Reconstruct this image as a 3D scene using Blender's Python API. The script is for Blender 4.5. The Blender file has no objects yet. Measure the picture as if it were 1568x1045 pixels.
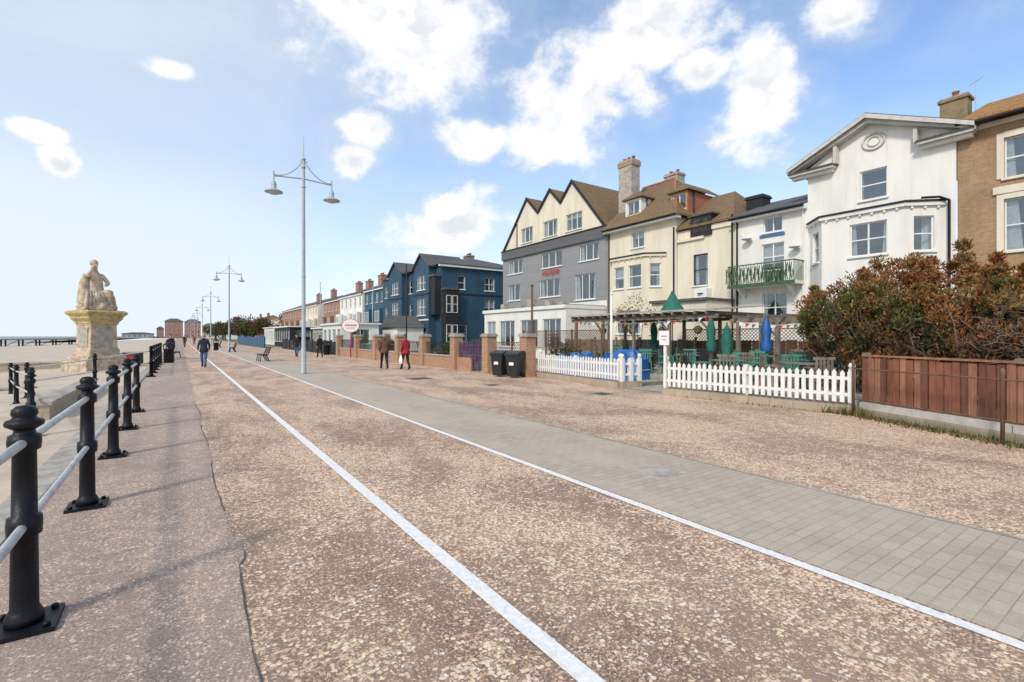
import bpy, bmesh, math, random
import numpy as np
from mathutils import Vector, Matrix
R = random.Random(7)
sc = bpy.context.scene
rad = math.radians

# ------------------------------------------------------------------ materials
def new_mat(name):
    m = bpy.data.materials.new(name); m.use_nodes = True
    nt = m.node_tree
    return m, nt, nt.nodes["Principled BSDF"], nt.nodes, nt.links

def mixc(nt, fac, a, b, mode='MIX'):
    n = nt.nodes.new('ShaderNodeMix'); n.data_type = 'RGBA'; n.blend_type = mode
    for sock, v in ((n.inputs[0], fac), (n.inputs[6], a), (n.inputs[7], b)):
        if hasattr(v, 'links') or hasattr(v, 'is_linked'): nt.links.new(v, sock)
        elif isinstance(v, (tuple, list)): sock.default_value = (*v[:3], 1)
        else: sock.default_value = v
    return n.outputs[2]

def mth(nt, op, a, b=None, c=None, clamp=False):
    n = nt.nodes.new('ShaderNodeMath'); n.operation = op; n.use_clamp = clamp
    for i, v in enumerate((a, b, c)):
        if v is None: continue
        if hasattr(v, 'is_linked'): nt.links.new(v, n.inputs[i])
        else: n.inputs[i].default_value = v
    return n.outputs[0]

def sstep(nt, v, a, b, lo=0.0, hi=1.0):
    n = nt.nodes.new('ShaderNodeMapRange'); n.interpolation_type = 'SMOOTHSTEP'
    nt.links.new(v, n.inputs[0])
    n.inputs[1].default_value = a; n.inputs[2].default_value = b
    n.inputs[3].default_value = lo; n.inputs[4].default_value = hi
    return n.outputs[0]

def coords(nt, scale=(1, 1, 1)):
    t = nt.nodes.new('ShaderNodeTexCoord'); mp = nt.nodes.new('ShaderNodeMapping')
    nt.links.new(t.outputs['Object'], mp.inputs[0]); mp.inputs['Scale'].default_value = scale
    return mp.outputs[0]

def noise(nt, vec, scale, detail=4, rough=.55, dist=0):
    n = nt.nodes.new('ShaderNodeTexNoise'); nt.links.new(vec, n.inputs['Vector'])
    n.inputs['Scale'].default_value = scale; n.inputs['Detail'].default_value = detail
    n.inputs['Roughness'].default_value = rough; n.inputs['Distortion'].default_value = dist
    return n.outputs[0]

def bump(nt, bs, h, strength=.3, dist=.02):
    b = nt.nodes.new('ShaderNodeBump'); b.inputs['Strength'].default_value = strength
    b.inputs['Distance'].default_value = dist
    nt.links.new(h, b.inputs['Height']); nt.links.new(b.outputs[0], bs.inputs['Normal'])

def plain(name, col, rough=.6, var=.18, scale=3, metal=0, bmp=.15, streak=False, bscale=40, dark=None):
    m, nt, bs, N, L = new_mat(name)
    v = coords(nt, (1, 1, .25) if streak else (1, 1, 1))
    n = noise(nt, v, scale, 5, .65)
    f = sstep(nt, n, .35, .7)
    d = dark or tuple(c * (1 - var * 1.6) for c in col)
    c = mixc(nt, f, col, d)
    if streak:
        n5 = noise(nt, coords(nt, (3, 3, .22)), 1.6, 4, .7)
        c = mixc(nt, sstep(nt, n5, .55, .8, 0, .35), c, (col[0] * .55, col[1] * .52, col[2] * .47))
    L.new(c, bs.inputs['Base Color'])
    bs.inputs['Roughness'].default_value = rough; bs.inputs['Metallic'].default_value = metal
    if bmp:
        v2 = coords(nt); n2 = noise(nt, v2, bscale, 2)
        bump(nt, bs, n2, bmp, .01)
    return m

def wallvec(nt):
    t = nt.nodes.new('ShaderNodeTexCoord'); s = nt.nodes.new('ShaderNodeSeparateXYZ')
    nt.links.new(t.outputs['Object'], s.inputs[0])
    a = mth(nt, 'ADD', s.outputs[0], s.outputs[1])
    c = nt.nodes.new('ShaderNodeCombineXYZ'); nt.links.new(a, c.inputs[0]); nt.links.new(s.outputs[2], c.inputs[1])
    return c.outputs[0]

def brick(name, c1, c2, mortar, bw=.23, bh=.075, ms=.01, rough=.85, stain=.35):
    m, nt, bs, N, L = new_mat(name)
    v = wallvec(nt)
    b = N.new('ShaderNodeTexBrick'); L.new(v, b.inputs['Vector'])
    b.inputs['Scale'].default_value = 1; b.inputs['Brick Width'].default_value = bw
    b.inputs['Row Height'].default_value = bh; b.inputs['Mortar Size'].default_value = ms
    b.inputs['Color1'].default_value = (*c1, 1); b.inputs['Color2'].default_value = (*c2, 1)
    b.inputs['Mortar'].default_value = (*mortar, 1); b.inputs['Bias'].default_value = -.1
    n = noise(nt, coords(nt, (1, 1, .6)), 1.3, 5, .7)
    f = sstep(nt, n, .42, .75, 0, stain)
    n3 = noise(nt, coords(nt), 7, 3)
    c = mixc(nt, f, b.outputs[0], tuple(x * .3 for x in c1))
    c = mixc(nt, sstep(nt, n3, .4, .65, 0, .55), c, c2)
    L.new(c, bs.inputs['Base Color']); bs.inputs['Roughness'].default_value = rough
    bump(nt, bs, b.outputs[1], -.4, .01)
    return m

def boards(name, c1, c2, horizontal=True, size=.16, rough=.7, gap=.12):
    m, nt, bs, N, L = new_mat(name)
    v = wallvec(nt); s = N.new('ShaderNodeSeparateXYZ'); L.new(v, s.inputs[0])
    k = mth(nt, 'DIVIDE', s.outputs[1 if horizontal else 0], size)
    fr = mth(nt, 'FRACT', k); fl = mth(nt, 'FLOOR', k)
    w = N.new('ShaderNodeTexWhiteNoise'); w.noise_dimensions = '1D'; L.new(fl, w.inputs['W'])
    n = noise(nt, coords(nt, (1, 1, .3) if not horizontal else (.3, .3, 2)), 6, 4, .7)
    f = mth(nt, 'ADD', mth(nt, 'MULTIPLY', w.outputs[0], .5), mth(nt, 'MULTIPLY', n, .6), clamp=True)
    c = mixc(nt, f, c1, c2)
    g = sstep(nt, fr, 0, gap)
    c2_ = mixc(nt, g, tuple(x * .3 for x in c1), c)
    L.new(c2_, bs.inputs['Base Color']); bs.inputs['Roughness'].default_value = rough
    bump(nt, bs, fr if horizontal else g, .5, .015)
    return m

def tiles(name, c1, c2, moss, mossamt=.5, rough=.85):
    m, nt, bs, N, L = new_mat(name)
    t = N.new('ShaderNodeTexCoord'); s = N.new('ShaderNodeSeparateXYZ'); L.new(t.outputs['Object'], s.inputs[0])
    a = mth(nt, 'ADD', mth(nt, 'MULTIPLY', s.outputs[0], .35), s.outputs[1])
    c = N.new('ShaderNodeCombineXYZ'); L.new(a, c.inputs[0]); L.new(s.outputs[2], c.inputs[1])
    b = N.new('ShaderNodeTexBrick'); L.new(c.outputs[0], b.inputs['Vector'])
    b.inputs['Scale'].default_value = 1; b.inputs['Brick Width'].default_value = .22; b.inputs['Row Height'].default_value = .12
    b.inputs['Mortar Size'].default_value = .012
    b.inputs['Color1'].default_value = (*c1, 1); b.inputs['Color2'].default_value = (*c2, 1)
    b.inputs['Mortar'].default_value = (*[x * .25 for x in c1], 1)
    n = noise(nt, coords(nt), 1.2, 6, .75)
    col = mixc(nt, sstep(nt, n, .42, .6, 0, mossamt), b.outputs[0], moss)
    n2 = noise(nt, coords(nt), 7, 4, .75)
    col = mixc(nt, sstep(nt, n2, .42, .66, 0, .6), col, tuple(x * .35 for x in c1))
    L.new(col, bs.inputs['Base Color']); bs.inputs['Roughness'].default_value = rough
    bump(nt, bs, b.outputs[1], -.5, .02)
    return m

def gravel(name, light, mid, dark, base1, base2, cov=(.2, .85), scale=52, patch=1.1, stainamt=.45, bstr=.4):
    m, nt, bs, N, L = new_mat(name)
    v = coords(nt)
    dn = N.new('ShaderNodeTexNoise'); L.new(v, dn.inputs['Vector']); dn.inputs['Scale'].default_value = scale * .7; dn.inputs['Detail'].default_value = 1
    va = N.new('ShaderNodeVectorMath'); va.operation = 'MULTIPLY_ADD'; L.new(dn.outputs['Color'], va.inputs[0])
    va.inputs[1].default_value = (.8 / scale,) * 3; L.new(v, va.inputs[2])
    vd = va.outputs[0]
    def vor(sc_):
        vo = N.new('ShaderNodeTexVoronoi'); vo.voronoi_dimensions = '2D'; L.new(vd, vo.inputs['Vector']); vo.inputs['Scale'].default_value = sc_
        s = N.new('ShaderNodeSeparateColor'); L.new(vo.outputs['Color'], s.inputs[0]); return vo, s
    vo, s = vor(scale); vo2, s2 = vor(scale * 2.3)
    low = noise(nt, coords(nt, (1, .5, 1)), patch, 3, .6, .4)
    mid_n = noise(nt, v, 6, 3, .65)
    cv = mth(nt, 'ADD', sstep(nt, low, .34, .66, cov[0], cov[1]), mth(nt, 'MULTIPLY', mth(nt, 'SUBTRACT', mid_n, .5), 1.8))
    stone = mth(nt, 'MULTIPLY', mth(nt, 'LESS_THAN', s.outputs[0], cv), sstep(nt, vo.outputs['Distance'], .56, .40))
    stone2 = mth(nt, 'MULTIPLY', mth(nt, 'LESS_THAN', s2.outputs[0], mth(nt, 'ADD', mth(nt, 'MULTIPLY', cv, .6), .18)), sstep(nt, vo2.outputs['Distance'], .6, .4))
    def ramp(fac):
        r = N.new('ShaderNodeValToRGB'); L.new(fac, r.inputs[0]); e = r.color_ramp.elements
        e[0].position = 0; e[0].color = (*dark, 1); e[1].position = 1; e[1].color = (*light, 1)
        x = r.color_ramp.elements.new(.25); x.color = (*mid, 1)
        x = r.color_ramp.elements.new(.6); x.color = (*[(a + b) / 2 for a, b in zip(mid, light)], 1)
        return r.outputs[0]
    b0 = mixc(nt, sstep(nt, noise(nt, v, 60, 2, .8), .35, .65), base1, base2)
    st = noise(nt, coords(nt, (1, .35, 1)), .55, 5, .75)
    b0 = mixc(nt, sstep(nt, st, .38, .6, 0, .7), b0, base2)
    c = mixc(nt, mth(nt, 'MULTIPLY', stone2, .8), b0, ramp(s2.outputs[1]))
    c = mixc(nt, stone, c, ramp(s.outputs[1]))
    c = mixc(nt, sstep(nt, st, .56, .75, 0, stainamt), c, tuple(k * .8 for k in base1))
    L.new(c, bs.inputs['Base Color']); bs.inputs['Roughness'].default_value = .88
    bump(nt, bs, dn.outputs[0], bstr, .012)
    return m

M = {}
M['white'] = plain('white_render', (.80, .785, .745), .75, .08, 1.2, streak=True)
M['cream'] = plain('cream_render', (.76, .695, .56), .8, .1, 1.0, streak=True)
M['paint'] = plain('white_paint', (.80, .80, .77), .45, .08, 5, bmp=.05)
M['trimstone'] = plain('stone_trim_paint', (.60, .58, .53), .6, .15, 4, bmp=.1)
M['linepaint'] = plain('road_line_paint', (.86, .85, .82), .8, .12, 22, bmp=.3, bscale=80)
M['black'] = plain('black_iron_paint', (.008, .009, .013), .45, .3, 12, bmp=.25, bscale=60)
M['black'].node_tree.nodes['Principled BSDF'].inputs['Specular IOR Level'].default_value = .28
M['galv'] = plain('galvanised_steel', (.56, .56, .55), .5, .2, 9, metal=.2)
M['lampgrey'] = plain('lamp_grey_paint', (.38, .43, .45), .45, .1, 3)
M['darkroof'] = tiles('slate_roof', (.10, .105, .115), (.14, .145, .16), (.17, .16, .12), .35)
M['tileroof'] = tiles('clay_tile_roof', (.22, .135, .08), (.29, .17, .09), (.19, .15, .05), .75)
M['orangeroof'] = tiles('orange_lichen_roof', (.35, .17, .06), (.42, .22, .07), (.5, .28, .05), .5)
M['brick'] = brick('yellow_brown_brick', (.42, .26, .12), (.30, .18, .10), (.36, .30, .22), stain=.5)
M['redbrick'] = brick('orange_red_brick', (.44, .23, .12), (.34, .17, .09), (.42, .36, .28), stain=.25)
M['farbrick'] = brick('red_brick_terrace', (.38, .17, .11), (.30, .13, .09), (.36, .30, .26), stain=.2)
M['chim'] = brick('stained_chimney_brick', (.24, .17, .09), (.30, .22, .11), (.2, .18, .14), stain=.6)
M['pot'] = plain('terracotta', (.42, .15, .08), .8, .2, 6)
M['greyboard'] = boards('grey_weatherboard', (.25, .255, .265), (.31, .31, .32), True, .19)
M['dgreyboard'] = boards('dark_grey_shingle', (.10, .10, .11), (.15, .15, .16), True, .14)
M['blue'] = plain('navy_blue_render', (.026, .075, .12), .65, .18, 1.2, streak=True)
M['teal'] = plain('teal_blue_render', (.032, .11, .16), .65, .18, 1.2, streak=True)
M['blackwood'] = plain('black_timber', (.018, .018, .021), .65, .2, 5)
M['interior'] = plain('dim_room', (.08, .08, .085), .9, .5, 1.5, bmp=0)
M['curtain'] = plain('net_curtain', (.62, .61, .58), .9, .2, 8, bmp=0)
M['cement'] = plain('concrete', (.45, .41, .35), .9, .25, 4, bmp=.3)
M['stonekerb'] = brick('stone_kerb_blocks', (.44, .37, .28), (.37, .30, .22), (.26, .23, .19), .45, .2, .012)
M['statue'] = plain('weathered_stone', (.60, .49, .36), .85, .25, 3.0, bmp=.5, bscale=12, dark=(.30, .235, .165))
M['lichen'] = plain('lichen_stone', (.56, .44, .20), .9, .3, 5, bmp=.3, bscale=20)
M['redfence'] = plain('red_brown_board', (.29, .105, .06), .75, .3, 5, streak=True)
M['redfence2'] = plain('red_brown_board_faded', (.40, .18, .11), .8, .3, 5, streak=True)
M['redfence3'] = plain('red_brown_board_dark', (.19, .075, .045), .75, .3, 5, streak=True)
M['timber'] = plain('weathered_timber', (.24, .20, .16), .85, .3, 6, streak=True)
M['brownwood'] = plain('brown_timber', (.17, .10, .06), .8, .3, 6, streak=True)
M['grass'] = plain('grass', (.10, .15, .035), .95, .45, 7, bmp=.8, bscale=60, dark=(.20, .17, .09))
M['sand'] = plain('pale_shingle_sand', (.58, .485, .375), .95, .15, .8, bmp=.6, bscale=25)
M['greenplastic'] = plain('green_plastic', (.07, .24, .18), .4, .1, 3, bmp=0)
M['greencloth'] = plain('green_canvas', (.02, .15, .11), .8, .2, 5)
M['bluecloth'] = plain('blue_tarpaulin', (.02, .13, .42), .45, .2, 4)
M['redcloth'] = plain('red_cloth', (.5, .03, .03), .8, .15, 6)
M['purple'] = plain('purple_iron_paint', (.11, .05, .14), .5, .2, 8)
M['binplastic'] = plain('dark_bin_plastic', (.02, .022, .025), .45, .2, 5, bmp=.05)
M['sign'] = plain('sign_white', (.82, .8, .8), .4, .04, 8, bmp=0)
M['signred'] = plain('sign_red', (.55, .04, .05), .4, .1, 8, bmp=0)
M['leafg'] = plain('foliage_green', (.095, .13, .03), .75, .4, 9, bmp=0)
M['leafdg'] = plain('foliage_dark_green', (.04, .06, .018), .8, .4, 9, bmp=0)
M['leafo'] = plain('foliage_rust', (.34, .125, .028), .8, .35, 9, bmp=0)
M['leafy'] = plain('foliage_ochre', (.27, .165, .04), .8, .35, 9, bmp=0)
M['leafb'] = plain('foliage_brown', (.13, .06, .032), .85, .35, 9, bmp=0)
M['twig'] = plain('grey_twigs', (.22, .18, .15), .9, .3, 9)
M['balcony'] = plain('green_balcony_paint', (.06, .14, .06), .6, .4, 10)
M['skin'] = plain('skin', (.55, .34, .25), .55, .05, 20, bmp=0)
M['hair_grey'] = plain('grey_hair', (.35, .33, .31), .8, .2, 40, bmp=.2)
M['hair_brown'] = plain('brown_hair', (.06, .035, .02), .7, .2, 40, bmp=.2)
M['c_navy'] = plain('navy_cloth', (.022, .026, .05), .85, .3, 9)
M['c_jeans'] = plain('blue_jeans', (.07, .12, .24), .9, .3, 9)
M['c_brown'] = plain('brown_coat', (.15, .075, .05), .9, .3, 9)
M['c_red'] = plain('red_coat', (.36, .02, .03), .85, .3, 9)
M['c_black'] = plain('black_cloth', (.014, .014, .016), .9, .3, 9)
M['c_white'] = plain('white_plastic_bag', (.8, .8, .8), .5, .1, 9)
M['bluepaint'] = plain('blue_board', (.05, .15, .35), .5, .1, 5, bmp=0)
M['land'] = plain('garden_ground', (.20, .18, .13), .95, .35, .7, bmp=.5, dark=(.10, .13, .05))
M['tar'] = plain('dark_tar', (.10, .09, .08), .8, .3, 20)
M['hazyland'] = plain('distant_wall', (.42, .40, .40), .9, .15, .2, bmp=0)

# glass
g, nt, bs, N, L = new_mat('window_glass')
gl = N.new('ShaderNodeBsdfGlossy'); gl.inputs['Roughness'].default_value = .04; gl.inputs['Color'].default_value = (.8, .88, .95, 1)
tr = N.new('ShaderNodeBsdfTransparent'); tr.inputs['Color'].default_value = (.7, .76, .78, 1)
mx = N.new('ShaderNodeMixShader'); mx.inputs[0].default_value = .2
L.new(tr.outputs[0], mx.inputs[1]); L.new(gl.outputs[0], mx.inputs[2]); L.new(mx.outputs[0], N['Material Output'].inputs[0])
M['glass'] = g

M['gravel'] = gravel('exposed_gravel_asphalt', (.90, .71, .51), (.56, .37, .245), (.29, .17, .11), (.115, .08, .062), (.37, .255, .185), (.15, .98), 38, .9, .4, .5)
M['footway'] = gravel('worn_brown_asphalt', (.72, .57, .44), (.47, .34, .26), (.28, .20, .155), (.20, .148, .125), (.37, .28, .225), (.0, .5), 52, .6, .3, .35)

def paving():
    m, nt, bs, N, L = new_mat('grey_block_paving')
    v = coords(nt)
    b = N.new('ShaderNodeTexBrick'); L.new(v, b.inputs['Vector']); b.inputs['Scale'].default_value = 1
    b.inputs['Brick Width'].default_value = .2; b.inputs['Row Height'].default_value = .1; b.inputs['Mortar Size'].default_value = .0045
    b.inputs['Mortar Smooth'].default_value = .4
    b.inputs['Color1'].default_value = (.43, .37, .29, 1); b.inputs['Color2'].default_value = (.51, .44, .345, 1)
    b.inputs['Mortar'].default_value = (.25, .21, .165, 1)
    n = noise(nt, coords(nt, (1, .4, 1)), .9, 5, .7)
    c = mixc(nt, sstep(nt, n, .40, .65, 0, .55), b.outputs[0], (.58, .485, .365))
    n2 = noise(nt, v, 140, 2, .8)
    c = mixc(nt, sstep(nt, n2, .42, .68, 0, .5), c, (.26, .225, .19))
    n3 = noise(nt, coords(nt, (1, .6, 1)), 2.6, 5, .8)
    c = mixc(nt, sstep(nt, n3, .52, .72, 0, .45), c, (.30, .255, .205))
    L.new(c, bs.inputs['Base Color']); bs.inputs['Roughness'].default_value = .9
    bump(nt, bs, b.outputs[1], -.35, .006)
    return m
M['paving'] = paving()

def seamat():
    m, nt, bs, N, L = new_mat('sea_water')
    n = noise(nt, coords(nt, (1, 1, 1)), .4, 5)
    L.new(mixc(nt, n, (.16, .22, .25), (.26, .32, .34)), bs.inputs['Base Color'])
    bs.inputs['Roughness'].default_value = .4; bump(nt, bs, n, .5, .3)
    return m
M['sea'] = seamat()

# ------------------------------------------------------------------ builder
class Obj:
    def __init__(s, name, loc=(0, 0, 0), rz=0, single=False):
        s.name = name; s.loc = loc; s.rz = rz; s.parts = {}; s.single = single; s.cur = 'body'; s.extra = []
    def P(s, n): s.cur = n; return s
    def _p(s): return s.parts.setdefault(s.cur, dict(v=[], f=[], m=[], sm=[], mats=[]))
    def add(s, verts, faces, mat, smooth=False):
        p = s._p(); o = len(p['v'])
        if mat not in p['mats']: p['mats'].append(mat)
        mi = p['mats'].index(mat)
        p['v'] += [tuple(v) for v in verts]
        for f in faces: p['f'].append(tuple(i + o for i in f)); p['m'].append(mi); p['sm'].append(smooth)
    def poly(s, pts, mat): s.add(pts, [tuple(range(len(pts)))], mat)
    def box(s, x0, x1, y0, y1, z0, z1, mat):
        v = [(x, y, z) for z in (z0, z1) for y in (y0, y1) for x in (x0, x1)]
        s.add(v, [(0, 2, 3, 1), (4, 5, 7, 6), (0, 1, 5, 4), (2, 6, 7, 3), (0, 4, 6, 2), (1, 3, 7, 5)], mat)
    def lbox(s, F, a0, a1, b0, b1, z0, z1, mat):
        p, d, n = F
        def q(a, b, z): return (p[0] + d[0] * a + n[0] * b, p[1] + d[1] * a + n[1] * b, z)
        v = [q(a, b, z) for z in (z0, z1) for b in (b0, b1) for a in (a0, a1)]
        s.add(v, [(0, 2, 3, 1), (4, 5, 7, 6), (0, 1, 5, 4), (2, 6, 7, 3), (0, 4, 6, 2), (1, 3, 7, 5)], mat)
    def prism(s, pts, vec, mat):
        n = len(pts); v = [tuple(p) for p in pts] + [(p[0] + vec[0], p[1] + vec[1], p[2] + vec[2]) for p in pts]
        f = [tuple(range(n)), tuple(range(2 * n - 1, n - 1, -1))] + [(i, i + n, (i + 1) % n + n, (i + 1) % n) for i in range(n)]
        s.add(v, f, mat)
    def tube(s, pts, rs, mat, n=10, smooth=True):
        pts = [Vector(p) for p in pts]
        if not isinstance(rs, (list, tuple)): rs = [rs] * len(pts)
        v = []; k = len(pts); ref = None
        for i, p in enumerate(pts):
            t = (pts[min(i + 1, k - 1)] - pts[max(i - 1, 0)]).normalized()
            if ref is None:
                ref = Vector((0, 0, 1)) if abs(t.z) < .9 else Vector((1, 0, 0))
            a = (ref - t * ref.dot(t)).normalized(); b = t.cross(a); ref = a
            for j in range(n):
                an = 2 * math.pi * j / n
                v.append(p + (a * math.cos(an) + b * math.sin(an)) * rs[i])
        f = []
        for i in range(k - 1):
            for j in range(n):
                f.append((i * n + j, i * n + (j + 1) % n, (i + 1) * n + (j + 1) % n, (i + 1) * n + j))
        s.add(v, f, mat, smooth)
        s.add(v[:n], [tuple(range(n))[::-1]], mat); s.add(v[-n:], [tuple(range(n))], mat)
    def lathe(s, c, prof, mat, n=16, rot=0, smooth=True):
        v = []; f = []
        for r, z in prof:
            for j in range(n):
                a = 2 * math.pi * j / n + rot
                v.append((c[0] + r * math.cos(a), c[1] + r * math.sin(a), c[2] + z))
        for i in range(len(prof) - 1):
            for j in range(n):
                f.append((i * n + j, i * n + (j + 1) % n, (i + 1) * n + (j + 1) % n, (i + 1) * n + j))
        f.append(tuple(range(n))[::-1]); k = (len(prof) - 1) * n; f.append(tuple(k + j for j in range(n)))
        s.add(v, f, mat, smooth)
    def done(s, bevel=0):
        obs = []
        for pn, p in s.parts.items():
            me = bpy.data.meshes.new(pn); me.from_pydata(p['v'], [], p['f'])
            for m in p['mats']: me.materials.append(M[m])
            me.polygons.foreach_set('material_index', p['m']); me.polygons.foreach_set('use_smooth', p['sm'])
            me.update()
            ob = bpy.data.objects.new(pn, me); sc.collection.objects.link(ob); obs.append(ob)
            if bevel:
                b = ob.modifiers.new('b', 'BEVEL'); b.width = bevel; b.segments = 2; b.limit_method = 'ANGLE'; b.angle_limit = rad(50)
        obs += s.extra
        if len(obs) == 1:
            root = obs[0]; root.name = s.name
        else:
            root = bpy.data.objects.new(s.name, None); sc.collection.objects.link(root)
            for o in obs: o.parent = root
        root.location = s.loc; root.rotation_euler = (0, 0, s.rz)
        return root

def window(o, F, a0, a1, h0, h1, cols=1, rows=2, fr='paint', sill=True, cur=.5, deep=.1, surround=None):
    o.P('windows')
    w = .055
    o.lbox(F, a0, a0 + w, -deep - .05, -deep + .02, h0, h1, fr); o.lbox(F, a1 - w, a1, -deep - .05, -deep + .02, h0, h1, fr)
    o.lbox(F, a0 + w, a1 - w, -deep - .05, -deep + .02, h0, h0 + w, fr); o.lbox(F, a0 + w, a1 - w, -deep - .05, -deep + .02, h1 - w, h1, fr)
    for i in range(1, cols):
        a = a0 + (a1 - a0) * i / cols; o.lbox(F, a - .03, a + .03, -deep - .045, -deep + .013, h0 + w, h1 - w, fr)
    for i in range(1, rows):
        h = h0 + (h1 - h0) * i / rows; o.lbox(F, a0 + w, a1 - w, -deep - .04, -deep + .008, h - .025, h + .025, fr)
    p, d, n = F
    def q(a, b, z): return (p[0] + d[0] * a + n[0] * b, p[1] + d[1] * a + n[1] * b, z)
    o.P('glass'); b = -deep - .02
    o.poly([q(a0 + .02, b, h0 + .02), q(a1 - .02, b, h0 + .02), q(a1 - .02, b, h1 - .02), q(a0 + .02, b, h1 - .02)], 'glass')
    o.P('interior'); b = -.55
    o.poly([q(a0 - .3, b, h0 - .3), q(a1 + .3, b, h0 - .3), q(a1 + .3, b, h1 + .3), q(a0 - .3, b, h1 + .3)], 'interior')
    r = R.random()
    if r < cur:
        b = -.22; W = (a1 - a0) * R.uniform(.15, .3)
        o.poly([q(a0, b, h0), q(a0 + W, b, h0), q(a0 + W * .7, b, h1), q(a0, b, h1)], 'curtain')
        o.poly([q(a1 - W, b, h0), q(a1, b, h0), q(a1, b, h1), q(a1 - W * .7, b, h1)], 'curtain')
    elif r < cur + .25:
        b = -.22; H = h1 - (h1 - h0) * R.uniform(.25, .6)
        o.poly([q(a0, b, H), q(a1, b, H), q(a1, b, h1), q(a0, b, h1)], 'curtain')
    if sill:
        o.P('sills'); o.lbox(F, a0 - .07, a1 + .07, .002, .09, h0 - .08, h0 - .004, sill if isinstance(sill, str) else 'paint')
    if surround:
        o.P('surrounds'); s_ = .2
        o.lbox(F, a0 - s_, a0 - .002, .002, .05, h0, h1 + s_, surround); o.lbox(F, a1 + .002, a1 + s_, .002, .05, h0, h1 + s_, surround)
        o.lbox(F, a0, a1, .002, .055, h1 + .002, h1 + s_ + .03, surround)

def panel(o, F, L, z0, z1, mat, holes=(), part='walls', **kw):
    """wall panel with real openings; holes=(a0,a1,h0,h1,cols,rows)"""
    p, d, n = F
    def q(a, b, z): return (p[0] + d[0] * a + n[0] * b, p[1] + d[1] * a + n[1] * b, z)
    A = sorted(set([0, L] + [h[0] for h in holes] + [h[1] for h in holes]))
    Z = sorted(set([z0, z1] + [h[2] for h in holes] + [h[3] for h in holes]))
    o.P(part)
    for i in range(len(A) - 1):
        for j in range(len(Z) - 1):
            ca, cz = (A[i] + A[i + 1]) / 2, (Z[j] + Z[j + 1]) / 2
            if any(h[0] < ca < h[1] and h[2] < cz < h[3] for h in holes): continue
            o.poly([q(A[i], 0, Z[j]), q(A[i + 1], 0, Z[j]), q(A[i + 1], 0, Z[j + 1]), q(A[i], 0, Z[j + 1])], mat)
    for h in holes:
        o.P(part); a0, a1, h0, h1 = h[:4]; b = -.5
        for (aa, ha, ab, hb) in ((a0, h0, a1, h0), (a1, h0, a1, h1), (a1, h1, a0, h1), (a0, h1, a0, h0)):
            o.poly([q(aa, 0, ha), q(ab, 0, hb), q(ab, b, hb), q(aa, b, ha)], mat)
        window(o, F, a0, a1, h0, h1, *(h[4:6] if len(h) > 5 else (1, 2)), **kw)

def FW(x, y0): return ((x, y0), (0, 1), (-1, 0))       # faces the sea
def FS(x0, y): return ((x0, y), (1, 0), (0, -1))       # faces -Y

def seg(p0, p1, side=1):
    dx, dy = p1[0] - p0[0], p1[1] - p0[1]; l = math.hypot(dx, dy); d = (dx / l, dy / l)
    return ((p0, d, (-d[1] * side, d[0] * side)), l)

def chimney(o, x, y, w, d, z0, z1, mat='chim', pots=2, cap='cement'):
    o.P('chimney'); o.box(x - d / 2, x + d / 2, y - w / 2, y + w / 2, z0, z1, mat)
    o.box(x - d / 2 - .07, x + d / 2 + .07, y - w / 2 - .07, y + w / 2 + .07, z1 + .002, z1 + .12, mat)
    o.box(x - d / 2 - .02, x + d / 2 + .02, y - w / 2 - .02, y + w / 2 + .02, z1 + .122, z1 + .2, cap)
    for i in range(pots):
        yy = y - w / 2 + w * (i + .5) / pots
        o.lathe((x, yy, z1 + .2), [(.13, 0), (.11, .22), (.14, .24), (.14, .29), (.09, .29)], 'pot', 10)

def bay(o, x, y0, y1, proj, cant, z0, z1, mat, fw, cw, capmat='paint', frame='paint'):
    """canted bay facing -X. fw: front windows (y0,y1,z0,z1,cols,rows); cw: cant windows z ranges"""
    P_ = [(x, y1), (x - proj, y1 - cant), (x - proj, y0 + cant), (x, y0)]
    for i in range(3):
        F, l = seg(P_[i], P_[i + 1], -1)
        if i == 1: hs = [(P_[1][1] - b, P_[1][1] - a, c, d, e, f) for a, b, c, d, e, f in fw]
        else: hs = [(l * .24, l * .76, c, d, 1, 2) for c, d in cw]
        panel(o, F, l, z0, z1, mat, hs, 'bay', fr=frame, cur=.5)
        o.P('bay_cornice')
        o.lbox(F, -.07 if i else 0, l + (.07 if i < 2 else 0), .003 + i * .002, .12 + i * .002, z1 - .1 + i * .002, z1 + .05 + i * .002, mat)
        o.lbox(F, -.09 if i else 0, l + (.09 if i < 2 else 0), .003, .18 + i * .002, z1 + .06 + i * .002, z1 + .13 + i * .002, capmat)
        k = int(l / .45)
        for j in range(k):
            a = (j + .5) * l / k; o.lbox(F, a - .04, a + .04, .003, .09, z1 - .2, z1 - .102, mat)
    o.P('bay_roof'); o.poly([(p[0], p[1], z1 + .04) for p in P_], 'darkroof')

def pipe(o, x, y, z0, z1, mat='black', r=.05):
    o.P('drainpipe'); o.tube([(x, y, z0), (x, y, z1)], r, mat, 8)
def gutter(o, x, y0, y1, z, mat='black'):
    o.P('gutter'); o.tube([(x, y0, z), (x, y1, z)], .065, mat, 8)

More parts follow.
